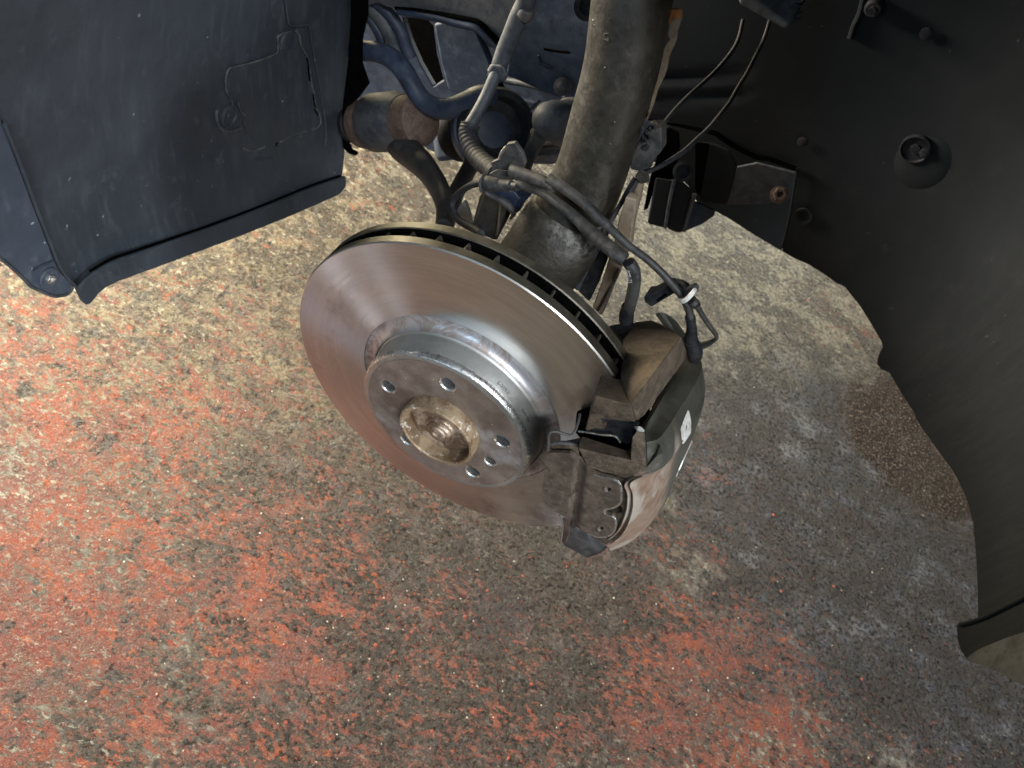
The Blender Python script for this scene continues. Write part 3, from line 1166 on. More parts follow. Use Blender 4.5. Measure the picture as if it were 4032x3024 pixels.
# retaining spring
ptube('retaining_spring', 'r3', [(352, 725, -.030, .0012), (344, 765, -.036, .0013), (325, 822, -.043, .0013), (300, 850, -.046, .0013), (270, 845, -.048, .0013), (225, 832, -.050, .0013), (186, 830, -.052, .0013),
                                 (168, 855, -.053, .0013), (165, 905, -.053, .0013), (160, 955, -.053, .0013)], M['arm'], cal, n=7, seg=10, rs=0.72)
ptube('spring_tail', 'r3', [(172, 905, -.050, .0014), (230, 895, -.048, .0016), (300, 905, -.046, .0016), (350, 925, -.044, .0014)], M['arm'], cal, n=6, seg=10)
hull('pad_ear', q3('r3', [(180, 905, -.049), (215, 890, -.049), (345, 920, -.047), (350, 985, -.050), (180, 950, -.050), (182, 905, -.035), (345, 920, -.03), (350, 985, -.035)]), M['carrier'], cal, .001)
# lower carrier foot
hull('lower_carrier', q3('r3', [(262, 1385, -.038), (298, 1345, -.038), (330, 1400, -.045), (512, 1470, -.045), (522, 1505, -.043), (470, 1555, -.040), (400, 1583, -.036), (250, 1500, -.030), (262, 1385, -.020), (400, 1583, -.020),
                                (522, 1505, -.025), (250, 1500, -.02)]), M['tab'], cal, .0016)
hull('lower_pin_boss', q3('r3', [(250, 1335, -.040), (298, 1350, -.042), (290, 1440, -.040), (268, 1490, -.036), (246, 1490, -.030), (255, 1400, -.034), (250, 1335, -.015), (290, 1440, -.015), (246, 1490, -.012)]), M['rust_dull'], cal, .001)
ptube('lower_spring', 'r3', [(232, 1325, -.044, .0008), (244, 1350, -.043, .0008), (250, 1400, -.040, .0008), (240, 1480, -.036, .0008)], M['bright'], cal, n=5, seg=8)
ptube('lower_edge_highlight', 'r3', [(522, 1506, -.0435, .0008), (478, 1552, -.0405, .001), (402, 1582, -.037, .0008)], M['bright'], cal, n=5, seg=8)  # bright strip: highlight on the lower carrier edge put in as a part
# white rectangular label on the bridge


def shell_y(x, y):
    # front surface depth of the body shell under a picture point
    d = ray(x, y)
    o = Vector(CAM)
    best = None
    from mathutils.geometry import intersect_ray_tri
    for f in F_body:
        a, b, c, e = (V_body[i] for i in f)
        h = intersect_ray_tri(a, b, c, Vector(d), o) or intersect_ray_tri(a, c, e, Vector(d), o)
        if h and (best is None or (h - o).length < best[0]):
            best = ((h - o).length, h)
    return best[1] if best else WY(x, y, 0)


V_body, F_body = V, F


def on_body(name, outline, mat, key='r3', lift=.0012, grid=8, parent=None):
    O = resample([p[:2] for p in q(key, outline)], 12)
    P, T = tri2d(O, (), grid)
    hv = [shell_y(*p) for p in P]
    to = [(Vector(CAM) - h).normalized() for h in hv]
    V0 = [h + t * lift for h, t in zip(hv, to)]
    V1 = [h - t * .0005 for h, t in zip(hv, to)]
    VV, FF = shell(V0, V1, T)
    return link(name, VV, FF, mat, parent or cal)


lbl = on_body('label_plate', [(993, 702), (1000, 706), (1014, 765), (1012, 838), (968, 903), (960, 898), (950, 812), (972, 752)], M['white_plate'])
on_body('label_print', [(984, 790), (988, 792), (986, 822), (982, 820)], M['etch'], lift=.0016, parent=lbl)
hull('body_lug', q3('r3', [(790, 1030, -.040), (850, 1005, -.036), (845, 960, -.036), (800, 985, -.042), (740, 1050, -.046), (830, 900, -.030), (820, 1010, -.020)]), M['caliper'], cal, .001)
ptube('guide_pin_rod', 'r3', [(1016, 884, .060, .0010), (985, 950, .055, .0010), (950, 1030, .048, .0010), (922, 1095, .040, .0010)], M['bright'], cal, n=5, seg=10)
hull('bleed_nipple', q3('r3', [(868, 1200, .03), (880, 1210, .03), (878, 1235, .028), (862, 1262, .026), (846, 1256, .026), (852, 1235, .028), (868, 1200, .034), (862, 1262, .032)]), M['brass'], cal, .0006)

# ------------------------------------------------------------------ STRUT
strut = thing('suspension_strut', tuple(WY(2150, 1000, .11)), 'thick olive black suspension strut tube rising behind the disc', 'strut')


def two_edge_tube(name, rowsF, Y, mat, parent, seg=40):
    """rowsF: (left edge px, right edge px) pairs; builds a round tube that spans them"""
    pts = []
    for (lx, ly), (rx, ry), yy in rowsF:
        a, b = WY(lx, ly, yy), WY(rx, ry, yy)
        c = (a + b) / 2
        pts.append((c, (a - b).length / 2 * .90))
    return tube(name, pts, mat, parent, n=5, seg=seg)


two_edge_tube('strut_tube', [((2330, -130), (2690, -70), .145), ((2319, 0), (2652, 60), .140), ((2292, 230), (2608, 290), .135), ((2240, 440), (2540, 500), .130), ((2178, 650), (2470, 730), .125), ((2090, 800), (2405, 900), .118), ((2050, 870), (2370, 965), .113)], None, M['strut'], strut)
two_edge_tube('lower_strut_body', [((2190, 660), (2420, 760), .128), ((2120, 740), (2430, 860), .123), ((2085, 785), (2418, 920), .120), ((2030, 850), (2380, 1000), .112), ((1965, 945), (2300, 1110), .104), ((1880, 1060), (2200, 1240), .095)], None, M['strut_low'], strut)
plate('strut_flange', [(1430, 130), (1490, 120), (1620, 130), (1600, 260), (1548, 420), (1540, 520), (1480, 650), (1440, 740), (1410, 900), (1380, 990), (1290, 1180), (1230, 1380), (1160, 1560), (1140, 1590), (1180, 1400),
                       (1240, 1130), (1300, 860), (1340, 690), (1400, 590), (1450, 520), (1420, 460), (1445, 320), (1420, 260)], .150, .003, M['tan_rust'], strut, key='zg', bevel=.0006)
plate('flange_rust', [(1440, 128), (1495, 124), (1618, 118), (1605, 240), (1520, 250), (1445, 300), (1425, 260)], .1485, .001, M['orange_rust'], strut, key='zg', bevel=.0003)
# weld spatter and scratched paint blisters


def strut_point(x, y, lift=0.):
    # first hit on the strut tube
    from mathutils.geometry import intersect_ray_tri
    return WY(x, y, .107)


stube = [o for o in bpy.data.objects if o.name == 'strut_tube'][0]
bm = bmesh.new(); bm.from_mesh(stube.data)
from mathutils.bvhtree import BVHTree
bvh = BVHTree.FromBMesh(bm)
bm.free()


def on_strut(x, y):
    d = Vector(ray(x, y)).normalized()
    h = bvh.ray_cast(Vector(CAM), d)
    if h[0] is None:
        return WY(x, y, .11), -d
    n = h[1] if h[1].dot(d) < 0 else -h[1]
    return h[0], n


def strut_text(name, text, size, x0, y0, ux, uy, mat):
    """raised characters, baseline from picture point along (ux, uy)"""
    k = size

    def place(u, v, e):
        X = x0 + (u * ux - v * uy) * k
        Yp = y0 + (u * uy + v * ux) * k * 1
        X = x0 + u * k * ux + v * k * uy
        Yp = y0 + u * k * uy - v * k * ux
        h, n = on_strut(X, Yp)
        return h + n * e
    return glyphs(name, text, 1., mat, strut, place, .0005)


strut_text('stamped_text', '5 O 2 X', 34, 2392, 92, .93, .30, M['strut'])
strut_text('stamped_text', 'L 7', 26, 2378, 128, .0, 1.0, M['bright'])  # bright letters: glints on the stamping put into the material
for (x, y, s) in [(2336, 80, 5), (2341, 98, 3), (2382, 265, 3), (2420, 480, 3), (2403, 566, 3)]:
    h, n = on_strut(x, y)
    lathe('weld_spatter', [(.0006 * s / 4, -.0004), (.00055 * s / 4, .0003), (.0003 * s / 4, .0006)], h, h + n, M['pale_metal'], strut, seg=8)
# steering arm/drop link rods beside the strut
link_rod = thing('drop_link', tuple(WY(2380, 1200, .09)), 'rusty tan drop link bar just right of the strut, behind the disc', 'drop link')
plate('link_bar', [(1350, 540), (1420, 560), (1412, 640), (1395, 730), (1382, 850), (1330, 980), (1290, 1070), (1190, 1320), (1130, 1262), (1180, 1130), (1225, 985), (1270, 850), (1300, 700)], .100, .008, M['tan_rust'], link_rod, key='r4', bevel=.0014)
ptube('link_highlight', 'r4', [(1316, 1010, .0985, .0016), (1270, 1110, .0965, .0016), (1182, 1300, .094, .0016)], M['bright'], link_rod, n=4, seg=10, rs=0.7)  # bright strip painting the highlight along the link bar
plate('link_shadow', [(1185, 870), (1222, 960), (1165, 1110), (1110, 1225), (1040, 1160), (1110, 1010)], .108, .006, M['black'], link_rod, key='r4', bevel=.001)  # black bar standing in for the shade beside the link
plate('link_flat', [(1150, 858), (1182, 885), (1110, 1010), (1040, 1160), (1000, 1130), (1060, 990)], .104, .005, M['grey_steel'], link_rod, key='r4', bevel=.001)
ptube('upper_rod', 'r4', [(1440, 430, .13, .006), (1425, 520, .128, .006), (1405, 600, .124, .006), (1395, 640, .122, .006)], M['tan_rust'], link_rod, n=4, seg=14, rs=0.6)
# clip on the side of the strut
clip = thing('cable_clip', tuple(WY(2540, 560, .12)), 'small toothed black clip holding the upper cable against the strut side', 'cable clip')
cpl = plate('clip_plate', [(150, 700), (190, 640), (260, 640), (262, 760), (205, 820), (190, 870), (100, 850), (120, 770)], .135, .012, M['arm'], clip, key='r6', bevel=.001)
for (x, y) in [(168, 690), (186, 668), (205, 650), (228, 640), (180, 706), (200, 690)]:
    hull('tooth', q3('r6', [(x - 8, y - 14, .128), (x + 4, y - 16, .128), (x + 8, y + 10, .128), (x - 4, y + 12, .128), (x - 8, y - 14, .136), (x + 8, y + 10, .136)]), M['black'], cpl, .0004)
lathe('clip_stud', [(.0065, 0), (.0065, .006), (.005, .008)], WY(*q('r6', [(222, 735)])[0], .145), WY(*q('r6', [(222, 735)])[0], .10), M['grey_steel'], clip, seg=24)
hull('clip_block', q3('r6', [(150, 850, .118), (200, 870, .118), (205, 915, .118), (150, 925, .118), (125, 890, .118), (150, 850, .13), (205, 915, .13)]), M['strut_low'], clip, .001)

# ------------------------------------------------------------------ HOSES AND CABLES
hose = thing('brake_hose', tuple(WY(2470, 1290, .08)), 'thick black rubber brake hose arching from the bracket down into the caliper', 'brake hose')
hbod = ptube('hose_body', 'r4', [(1370, 965, .066, .0075), (1398, 1010, .067, .0075), (1408, 1070, .069, .0076), (1402, 1140, .071, .0076), (1385, 1220, .073, .0076), (1365, 1290, .075, .0076), (1352, 1345, .077, .0078)], M['rubber'], hose, n=8, seg=24, rs=0.6)
ptube('hose_sleeve', 'r4', [(640, 455, .098, .0050), (720, 478, .096, .0050), (800, 512, .092, .0052), (900, 575, .086, .0056), (1000, 655, .082, .0062), (1090, 740, .078, .0072), (1170, 810, .074, .0080), (1240, 870, .070, .0082),
                            (1300, 920, .067, .0082), (1345, 955, .066, .0080)], M['rubber'], hose, n=8, seg=24, rs=0.6272)
ptube('hose_ferrule', 'r4', [(1365, 1255, .0742, .0082), (1360, 1290, .075, .0084), (1357, 1300, .0755, .0092), (1352, 1345, .077, .0092)], M['black'], hbod, n=4, seg=24, rs=0.6)
ptube('hose_grommet', 'zd', [(860, 505, .098, .0078), (900, 505, .098, .0092), (1000, 520, .098, .0090), (1090, 535, .098, .0086), (1100, 535, .098, .0078), (1250, 548, .0975, .0072), (1300, 552, .097, .0068), (1305, 552, .097, .0056), (1400, 560, .096, .0052)], M['rubber'], hose, n=4, seg=24, rs=0.6095)
ptube('grommet_lip', 'zd', [(818, 500, .098, .0080), (835, 502, .098, .0104), (858, 505, .098, .0104), (866, 506, .098, .0084)], M['rubber'], hose, n=3, seg=24, rs=0.667)


def hose_print():
    line = [WY(*p) for p in q('ze', [(262, 60, .0575), (290, 150, .0585), (312, 240, .0600), (325, 300, .0610)])]
    cp = catmull(line, 10)

    def f(u, v, e):
        k = max(0, min(len(cp) - 2, u / .03 * (len(cp) - 1)))
        i = int(k)
        p = Vector(cp[i]).lerp(Vector(cp[i + 1]), k - i)
        side = Vector((.83, .43, .34)).normalized()
        return p + side * (v - .0011) + Vector((0, -1, .4)).normalized() * (e + .0002)
    return f


glyphs('hose_print', 'CC22 17 0', .0052, M['print'], hbod, hose_print(), .0002)

cable = thing('sensor_cable', tuple(WY(2700, 1200, .08)), 'thinner grey black sensor cable with white zip tie running past the brake hose', 'cable')
ptube('cable_boot', 'zd', [(1285, 300, .096, .0085), (1310, 305, .096, .0088), (1400, 330, .095, .0086), (1500, 362, .094, .0082), (1590, 392, .093, .0080), (1700, 430, .092, .0080), (1850, 490, .090, .0078), (2000, 570, .088, .0072)], M['rubber'], cable, n=5, seg=22, rs=0.552)
ptube('cable_sheath', 'r4', [(850, 420, .089, .0068), (930, 470, .086, .0066), (1020, 535, .083, .0064), (1100, 600, .080, .0062), (1180, 680, .077, .0058), (1250, 745, .075, .0052), (1300, 795, .073, .0050), (1350, 842, .072, .0046), (1420, 895, .071, .0045), (1500, 955, .070, .0045),
                             (1580, 1030, .070, .0045), (1645, 1100, .070, .0045), (1700, 1165, .070, .0046), (1735, 1205, .070, .0046)], M['rubber'], cable, n=8, seg=20, rs=0.598)
ptube('connector_lead', 'ze', [(1225, 560, .070, .0043), (1270, 640, .071, .0043), (1300, 720, .072, .0043), (1315, 800, .073, .0043), (1320, 860, .074, .0043)], M['rubber'], cable, n=6, seg=18, rs=0.66)
ptube('cable_connector', 'ze', [(1250, 800, .074, .0064), (1310, 815, .074, .0066), (1322, 850, .0745, .0068), (1325, 852, .0745, .0062), (1330, 930, .076, .0064), (1335, 935, .076, .0058), (1340, 1000, .077, .0064), (1345, 1005, .077, .0068), (1342, 1060, .078, .0074), (1330, 1160, .080, .0088), (1330, 1240, .082, .0094)][1:], M['black'], cable, n=4, seg=22, rs=0.56)
ptube('connector_body', 'ze', [(1310, 1180, .080, .0090), (1360, 1290, .083, .0095), (1390, 1380, .085, .0100), (1390, 1430, .086, .0100), (1385, 1490, .088, .0086)], M['black'], cable, n=5, seg=24, rs=0.6)
ptube('lead_return', 'ze', [(1340, 545, .070, .0058), (1390, 600, .071, .0058), (1415, 625, .071, .0056), (1420, 632, .071, .0036), (1480, 730, .073, .0033), (1560, 860, .076, .0032), (1640, 980, .079, .0031), (1700, 1060, .082, .0029), (1745, 1130, .084, .0026), (1735, 1180, .085, .0027),
                            (1660, 1230, .086, .0034), (1560, 1275, .087, .0044), (1460, 1300, .088, .0050)], M['rubber'], cable, n=6, seg=16, rs=0.6)
zt = ptube('zip_tie', 'ze', [(1160, 545, .066, .0014), (1200, 565, .0625, .0016), (1260, 530, .061, .0017), (1320, 470, .061, .0017), (1370, 410, .063, .0016), (1392, 375, .067, .0014)], M['zip'], cable, n=6, seg=10)
hull('zip_tie_head', q3('ze', [(1375, 330, .066), (1420, 285, .066), (1470, 300, .068), (1465, 350, .070), (1425, 370, .070), (1410, 415, .070), (1375, 400, .068), (1375, 330, .074), (1470, 300, .076), (1410, 415, .076)]), M['arm'], zt, .0008)
ptube('tie_root', 'ze', [(1240, 480, .068, .004), (1300, 400, .068, .0048), (1370, 330, .069, .0040), (1420, 310, .069, .0032)], M['black'], cable, n=5, seg=12, rs=0.6)
# spare plug clipped into the tie
plug = thing('spare_plug', tuple(WY(2600, 1170, .085)), 'short black plastic plug sticking out left of the zip tie', 'plug')
plate('plug_shell', [(565, 505), (610, 440), (690, 440), (960, 300), (1050, 330), (1080, 430), (860, 560), (700, 655), (650, 650), (600, 600)], .080, .010, M['black'], plug, key='ze', bevel=.0012)
hull('plug_latch', q3('ze', [(560, 500, .078), (610, 430, .078), (670, 440, .078), (690, 500, .078), (640, 600, .078), (585, 590, .078), (560, 500, .092), (690, 500, .092)]), M['black'], plug, .0008)
plate('plug_window', [(770, 560), (900, 450), (930, 470), (900, 500), (785, 580)], .0790, .0015, M['hole'], plug, key='ze', bevel=0.0002)
ptube('plug_loop', 'ze', [(1010, 330, .080, .004), (1080, 270, .080, .004), (1150, 262, .080, .0042), (1220, 300, .078, .0045), (1260, 360, .076, .005), (1275, 430, .074, .006)], M['black'], plug, n=6, seg=14, rs=0.6)
plate('plug_web', [(1060, 320), (1120, 285), (1200, 300), (1290, 360), (1230, 440), (1150, 420)], .083, .006, M['arm'], plug, key='ze', bevel=.0012)

loop = thing('looped_cable', tuple(WY(1820, 850, .10)), 'black cable curling left in a loop above the top of the disc', 'cable')
ptube('cable', 'zd', [(830, 500, .098, .0046), (740, 512, .100, .0046), (640, 540, .103, .0046), (520, 610, .106, .0046), (410, 700, .108, .0047), (345, 800, .108, .0048), (335, 900, .106, .0050), (375, 1020, .102, .0052), (450, 1110, .098, .0054), (560, 1180, .092, .0056), (690, 1250, .085, .0058), (800, 1330, .075, .0058)], M['black'], loop, n=8, seg=20, rs=0.56)

uh = thing('upper_hose', tuple(WY(1960, 600, .16)), 'dusty blue grey flexible hose hanging from above beside the strut', 'hose')
ptube('upper_sleeve', 'r1', [(1236, -60, .20, .0125), (1215, 20, .20, .0125), (1175, 100, .20, .0122), (1130, 210, .20, .0120), (1088, 310, .20, .0116), (1055, 400, .198, .0112), (1040, 440, .197, .010)], M['pipe'], uh, n=6, seg=24, rs=0.5875)
ptube('sleeve_collar', 'r1', [(1228, 50, .198, .0122), (1222, 66, .198, .0140), (1205, 96, .198, .0140), (1200, 102, .198, .0122)], M['arm'], uh, n=3, seg=24, rs=0.47)
hull('hose_fitting', q3('r1', [(975, 440, .19), (1000, 395, .19), (1080, 400, .19), (1110, 470, .19), (1080, 520, .19), (1010, 500, .19), (975, 440, .21), (1110, 470, .21), (1040, 395, .215)]), M['pipe'], uh, .003)
ptube('middle_pipe', 'r1', [(1040, 440, .195, .0085), (1010, 510, .19, .0085), (975, 590, .185, .0085), (935, 670, .178, .0088), (895, 740, .170, .0088), (868, 780, .165, .0088)], M['pipe'], uh, n=6, seg=22, rs=0.6)
rp = []
base = catmull([list(WY(*p[:3])) for p in q('r1', [(872, 775, .162), (858, 830, .157), (872, 895, .150), (905, 960, .142), (950, 1010, .132), (1000, 1050, .122), (1040, 1085, .112)])], 10)
for i, b in enumerate(base):
    rp.append((Vector(b), .0078 + .00022 * (1 if i % 4 < 2 else -.4)))
tube('ribbed_gaiter', rp, M['black'], uh, n=2, seg=24)
br = thing('hose_bracket', tuple(WY(1990, 640, .11)), 'folded dusty metal bracket gripping the two hoses in front of the strut', 'bracket')
plate('bracket_plate', [(1000, 1010), (1050, 990), (1060, 950), (1100, 895), (1150, 888), (1200, 960), (1215, 1020), (1190, 1070), (1130, 1100), (1060, 1100), (1010, 1080)], .108, .004, M['arm'], br, key='r1', bevel=.001)
ptube('bracket_edge', 'r1', [(1052, 990, .106, .0012), (1068, 950, .106, .0013), (1100, 908, .106, .0012)], M['bright'], br, n=5, seg=8)
hull('bracket_fold', q3('r1', [(985, 1080, .104), (1040, 1050, .104), (1130, 1060, .104), (1160, 1110, .104), (1120, 1130, .104), (1000, 1100, .104), (1000, 1090, .12), (1150, 1100, .12)]), M['arm'], br, .0012)
plate('bracket_arm', [(880, 630), (905, 695), (1100, 790), (1215, 860), (1280, 940), (1300, 990), (1240, 1115), (1290, 1080), (1370, 990), (1360, 900), (1420, 740), (1340, 640), (1100, 640), (950, 640)], .118, .004, M['blue_dark'], br, key='zd', bevel=.001)
ptube('bracket_lip', 'zd', [(860, 600, .113, .0020), (890, 660, .114, .0026), (1000, 725, .115, .0034), (1120, 780, .116, .0042), (1230, 850, .117, .0046), (1300, 930, .117, .0040), (1335, 1000, .117, .0030), (1290, 1080, .117, .0015)], M['arm'], br, n=6, seg=14, rs=0.7)
plate('bracket_web', [(1340, 600), (1640, 680), (1500, 830), (1430, 960), (1360, 1010), (1350, 900), (1440, 740)], .122, .006, M['blue_dark'], br, key='zd', bevel=.001)

c1 = thing('sagging_cable', tuple(WY(2720, 350, .2)), 'left one of two thin black cables sagging across the dark inner arch', 'cable', 'thin cables beside the strut')
c1.name = 'sagging_cable'
ptube('cable', 'F', [(2925, 80, .30, .0034), (2909, 149, .28, .0034), (2880, 205, .265, .0034), (2823, 274, .245, .0034), (2770, 325, .225, .0034), (2713, 376, .205, .0034), (2665, 425, .185, .0034), (2627, 470, .168, .0034), (2590, 525, .152, .0036), (2560, 560, .140, .0040), (2540, 585, .132, .0042)], M['black'], c1, n=8, seg=16, rs=0.46)
c2 = thing('sagging_cable', tuple(WY(2850, 400, .2)), 'right one of two thin black cables, glossy and ending at the strut foot', 'cable', 'thin cables beside the strut')
ptube('cable', 'F', [(3040, 40, .31, .0034), (3027, 94, .30, .0034), (3005, 160, .288, .0034), (2972, 227, .272, .0034), (2940, 290, .256, .0034), (2901, 353, .240, .0034), (2875, 400, .225, .0034), (2839, 447, .210, .0034), (2795, 500, .194, .0035), (2745, 548, .178, .0038), (2700, 590, .164, .0040),
                     (2659, 619, .152, .0040), (2605, 652, .140, .0038), (2557, 674, .132, .0036), (2520, 700, .124, .0036), (2494, 735, .118, .0036), (2447, 800, .110, .0036), (2415, 850, .104, .0036), (2391, 885, .098, .0036)], M['black'], c2, n=7, seg=16, rs=0.46)
ptube('second_strand', 'F', [(2500, 700, .126, .0030), (2465, 760, .118, .0030), (2430, 830, .108, .0030), (2398, 895, .100, .0030)], M['rubber'], c2, n=6, seg=12, rs=0.5)
hb = thing('cable_block', tuple(WY(3030, 40, .33)), 'rough grey block at the top edge where both thin cables come out', 'block')
hull('block', q3('r6', [(650, -60, .30), (652, 18, .30), (700, 45, .30), (800, 100, .30), (880, 145, .30), (912, 130, .30), (945, 70, .31), (985, 0, .32), (990, -60, .32), (660, -60, .36), (880, 120, .35), (985, -10, .36)]), M['grey_steel'], hb, .002)
for yy in (35, 62, 90, 8):
    hull('fin', q3('r6', [(935, yy, .31), (975, yy - 8, .31), (972, yy + 6, .31), (930, yy + 12, .31), (935, yy, .335), (972, yy + 6, .335)]), M['black'], hb, .0005)

# ------------------------------------------------------------------ INNER ARCH, SUSPENSION
wall = thing('inner_wing', tuple(WY(1900, 300, .56)), 'blue grey painted inner wing panel deep in the wheel arch', 'body panel')
hole_void = q('r1', [(452, 112), (600, 118), (642, 165), (662, 330), (705, 500), (640, 540), (560, 400), (500, 260)])
plate('wing_panel', [(1250, -260), (2760, -260), (2720, 200), (2600, 640), (2300, 648), (2100, 646), (1950, 640), (1860, 620), (1705, 600), (1600, 540), (1450, 520), (1340, 470)], .56, .01, M['blue_steel'], wall, bevel=.002,
      holes=[hole_void])
plate('void_shade', [(1480, -50), (1850, -50), (1850, 400), (1480, 400)], .66, .01, M['hole'], wall)  # near-black sheet: darkness of the opening put into its colour
plate('rail_box', [(640, 150), (700, 135), (900, 170), (960, 300), (1000, 400), (1000, 560), (1300, 640), (1250, 700), (900, 610), (730, 560), (690, 420)], .50, .012, M['blue_steel'], wall, key='r1', bevel=.004)
ptube('rail_flange', 'r1', [(980, 470, .47, .006), (1100, 500, .47, .006), (1240, 525, .46, .006), (1400, 570, .45, .006), (1470, 610, .44, .005)], M['grey_steel'], wall, n=5, seg=12, rs=0.7)
plate('upper_bracket', [(155, -120), (180, 10), (215, 42), (300, 15), (350, 45), (420, 60), (640, 100), (760, 150), (900, 190), (990, 300), (1080, 290), (1120, 180), (1190, 40), (1200, -120)], .40, .006, M['grey_steel'], wall, key='r1', bevel=.0015)
ptube('bracket_slot', 'r1', [(405, 52, .397, .0020), (520, 62, .397, .0022), (640, 82, .397, .0026), (700, 92, .397, .0030), (800, 112, .397, .0032), (920, 138, .397, .0030), (985, 200, .397, .0034), (1055, 275, .397, .0036)], M['hole'], wall, n=5, seg=10)
ptube('bracket_lower_flange', 'r1', [(420, 75, .394, .004), (640, 110, .394, .0045), (800, 150, .394, .005), (905, 175, .394, .005), (975, 235, .394, .0045), (1030, 290, .394, .004)], M['blue_steel'], wall, n=5, seg=10, rs=0.8)
plate('side_plate', [(1095, 470), (1120, 300), (1190, 150), (1260, 0), (1280, -120), (1640, -120), (1620, 200), (1560, 460), (1530, 650), (1420, 610), (1300, 560)], .44, .008, M['blue_steel'], wall, key='r1', bevel=.002)
ptube('plate_seam', 'r1', [(1330, 305, .436, .0015), (1400, 318, .436, .0015), (1490, 328, .436, .0015)], M['hole'], wall, n=4, seg=8)
plate('plate_patch', [(1285, 345), (1300, 345), (1305, 380), (1380, 420), (1370, 440), (1300, 405)], .436, .002, M['blue_dark'], wall, key='r1', bevel=.0005)
lathe('wing_bolt', [(.010, 0), (.010, .004), (.006, .005), (.006, .010), (.004, .011)], WY(*q('r1', [(1445, 540)])[0], .43), WY(*q('r1', [(1445, 540)])[0], .38) + Vector((0, 0, 0)), M['arm'], wall, seg=24)
lathe('wing_grommet', [(.014, 0), (.014, .004), (.008, .004), (.008, .001)], WY(*q('r1', [(1600, 40)])[0], .43), WY(*q('r1', [(1600, 40)])[0], .38), M['black'], wall, seg=24)

coil = thing('coolant_hoses', tuple(WY(1480, 100, .45)), 'curved blue grey duct bends at the top beside the left liner', 'duct')
for k, (dx, r, mt) in enumerate([(0, .016, 'grey_steel'), (70, .012, 'blue_steel'), (-65, .012, 'blue_dark')]):
    ptube('duct', 'r1', [(200 + dx, 10, .43, r), (270 + dx, 60, .43, r), (330 + dx, 130, .43, r), (375 + dx, 210, .43, r), (400 + dx, 290, .43, r), (430 + dx, 360, .43, r)], M[mt], coil, n=6, seg=20, rs=0.62)

bar = thing('anti_roll_bar', tuple(WY(1600, 350, .42)), 'blue grey anti roll bar bent in an S across the upper arch', 'anti roll bar')
ptube('bar', 'r1', [(150, 330, .405, .0150), (210, 318, .402, .0150), (280, 322, .400, .0152), (350, 345, .395, .0152), (420, 395, .390, .0152), (470, 460, .386, .0150), (510, 530, .382, .0148), (555, 600, .380, .0148), (610, 650, .378, .0150), (690, 678, .374, .0155), (770, 670, .370, .0160), (850, 640, .368, .0160),
                    (930, 600, .366, .0155), (1010, 590, .366, .014)], M['blue_steel'], bar, n=8, seg=28, rs=0.775)

arm = thing('control_arm', tuple(WY(1500, 480, .40)), 'grey control arm with round rubber bushed end left of the gaiter', 'control arm')


def lathe_px(name, a, b, prof, mat, parent, key='r1', seg=48, rs=1.):
    A, B = q3(key, [a])[0], q3(key, [b])[0]
    L = (B - A).length
    return lathe(name, [(r * rs, h * L) for r, h in prof], A, B, mat, parent, seg)


A_, B_ = (140, 775, .40), (590, 745, .375)
lathe_px('bush_housing', A_, B_, [(.026, .30), (.033, .31), (.0355, .34), (.0355, .64), (.0335, .70), (.031, .76)], M['grey_steel'], arm)
lathe_px('rust_ring', A_, B_, [(.026, .14), (.030, .15), (.0310, .18), (.0310, .31)], M['rust_dull'], arm)
lathe_px('rust_ring', A_, B_, [(.029, .74), (.0300, .76), (.0300, .95), (.026, .97)], M['rust_dull'], arm)
lathe_px('boot', A_, B_, [(.010, -.06), (.020, -.05), (.0225, -.02), (.0225, .03), (.018, .05), (.0245, .08), (.026, .12), (.026, .16)], M['black'], arm)
lathe_px('boot_washer', A_, B_, [(.016, -.10), (.019, -.09), (.019, -.05), (.015, -.04)], M['grey_steel'], arm)
ptube('arm_beam', 'r1', [(400, 830, .375, .024), (440, 900, .365, .024), (510, 965, .345, .0215), (580, 1030, .315, .0190), (640, 1110, .280, .0165), (690, 1200, .240, .0150), (715, 1290, .200, .0135), (715, 1370, .160, .0130), (710, 1440, .120, .013)], M['arm'], arm, n=8, seg=26, flat=.8, rs=0.84)
tie = thing('tie_rod', tuple(WY(1840, 700, .3)), 'narrow dark rod crossing down left behind the looped cable', 'tie rod')
ptube('rod', 'r1', [(905, 960, .36, .0135), (870, 1040, .34, .0130), (825, 1120, .31, .0125), (785, 1200, .27, .0120), (750, 1300, .22, .0115), (720, 1400, .16, .011)], M['arm'], tie, n=6, seg=20, rs=0.736)
plate('pale_sheet', [(512, 808), (545, 850), (600, 1010), (655, 1225), (560, 1180), (440, 1060), (405, 980), (430, 900)], .20, .006, M['pale_metal'], tie, key='zd', bevel=.001)  # pale grey sheet behind the looped cable
kn = thing('steering_knuckle', tuple(WY(1900, 850, .12)), 'black steering knuckle block between the looped cable and lower strut', 'knuckle')
hull('knuckle_block', q3('zd', [(790, 700, .165), (860, 650, .160), (1250, 860, .150), (1310, 960, .145), (1230, 1110, .135), (1060, 1440, .110), (640, 1260, .110), (700, 1080, .130), (860, 650, .20), (1310, 960, .19), (640, 1260, .16), (1060, 1440, .15)]), M['black'], kn, .004)
hull('knuckle_cheek', q3('zd', [(1110, 830, .142), (1250, 870, .142), (1300, 960, .140), (1080, 1400, .106), (1030, 1400, .108), (1110, 830, .18), (1080, 1400, .14)]), M['black'], kn, .003)

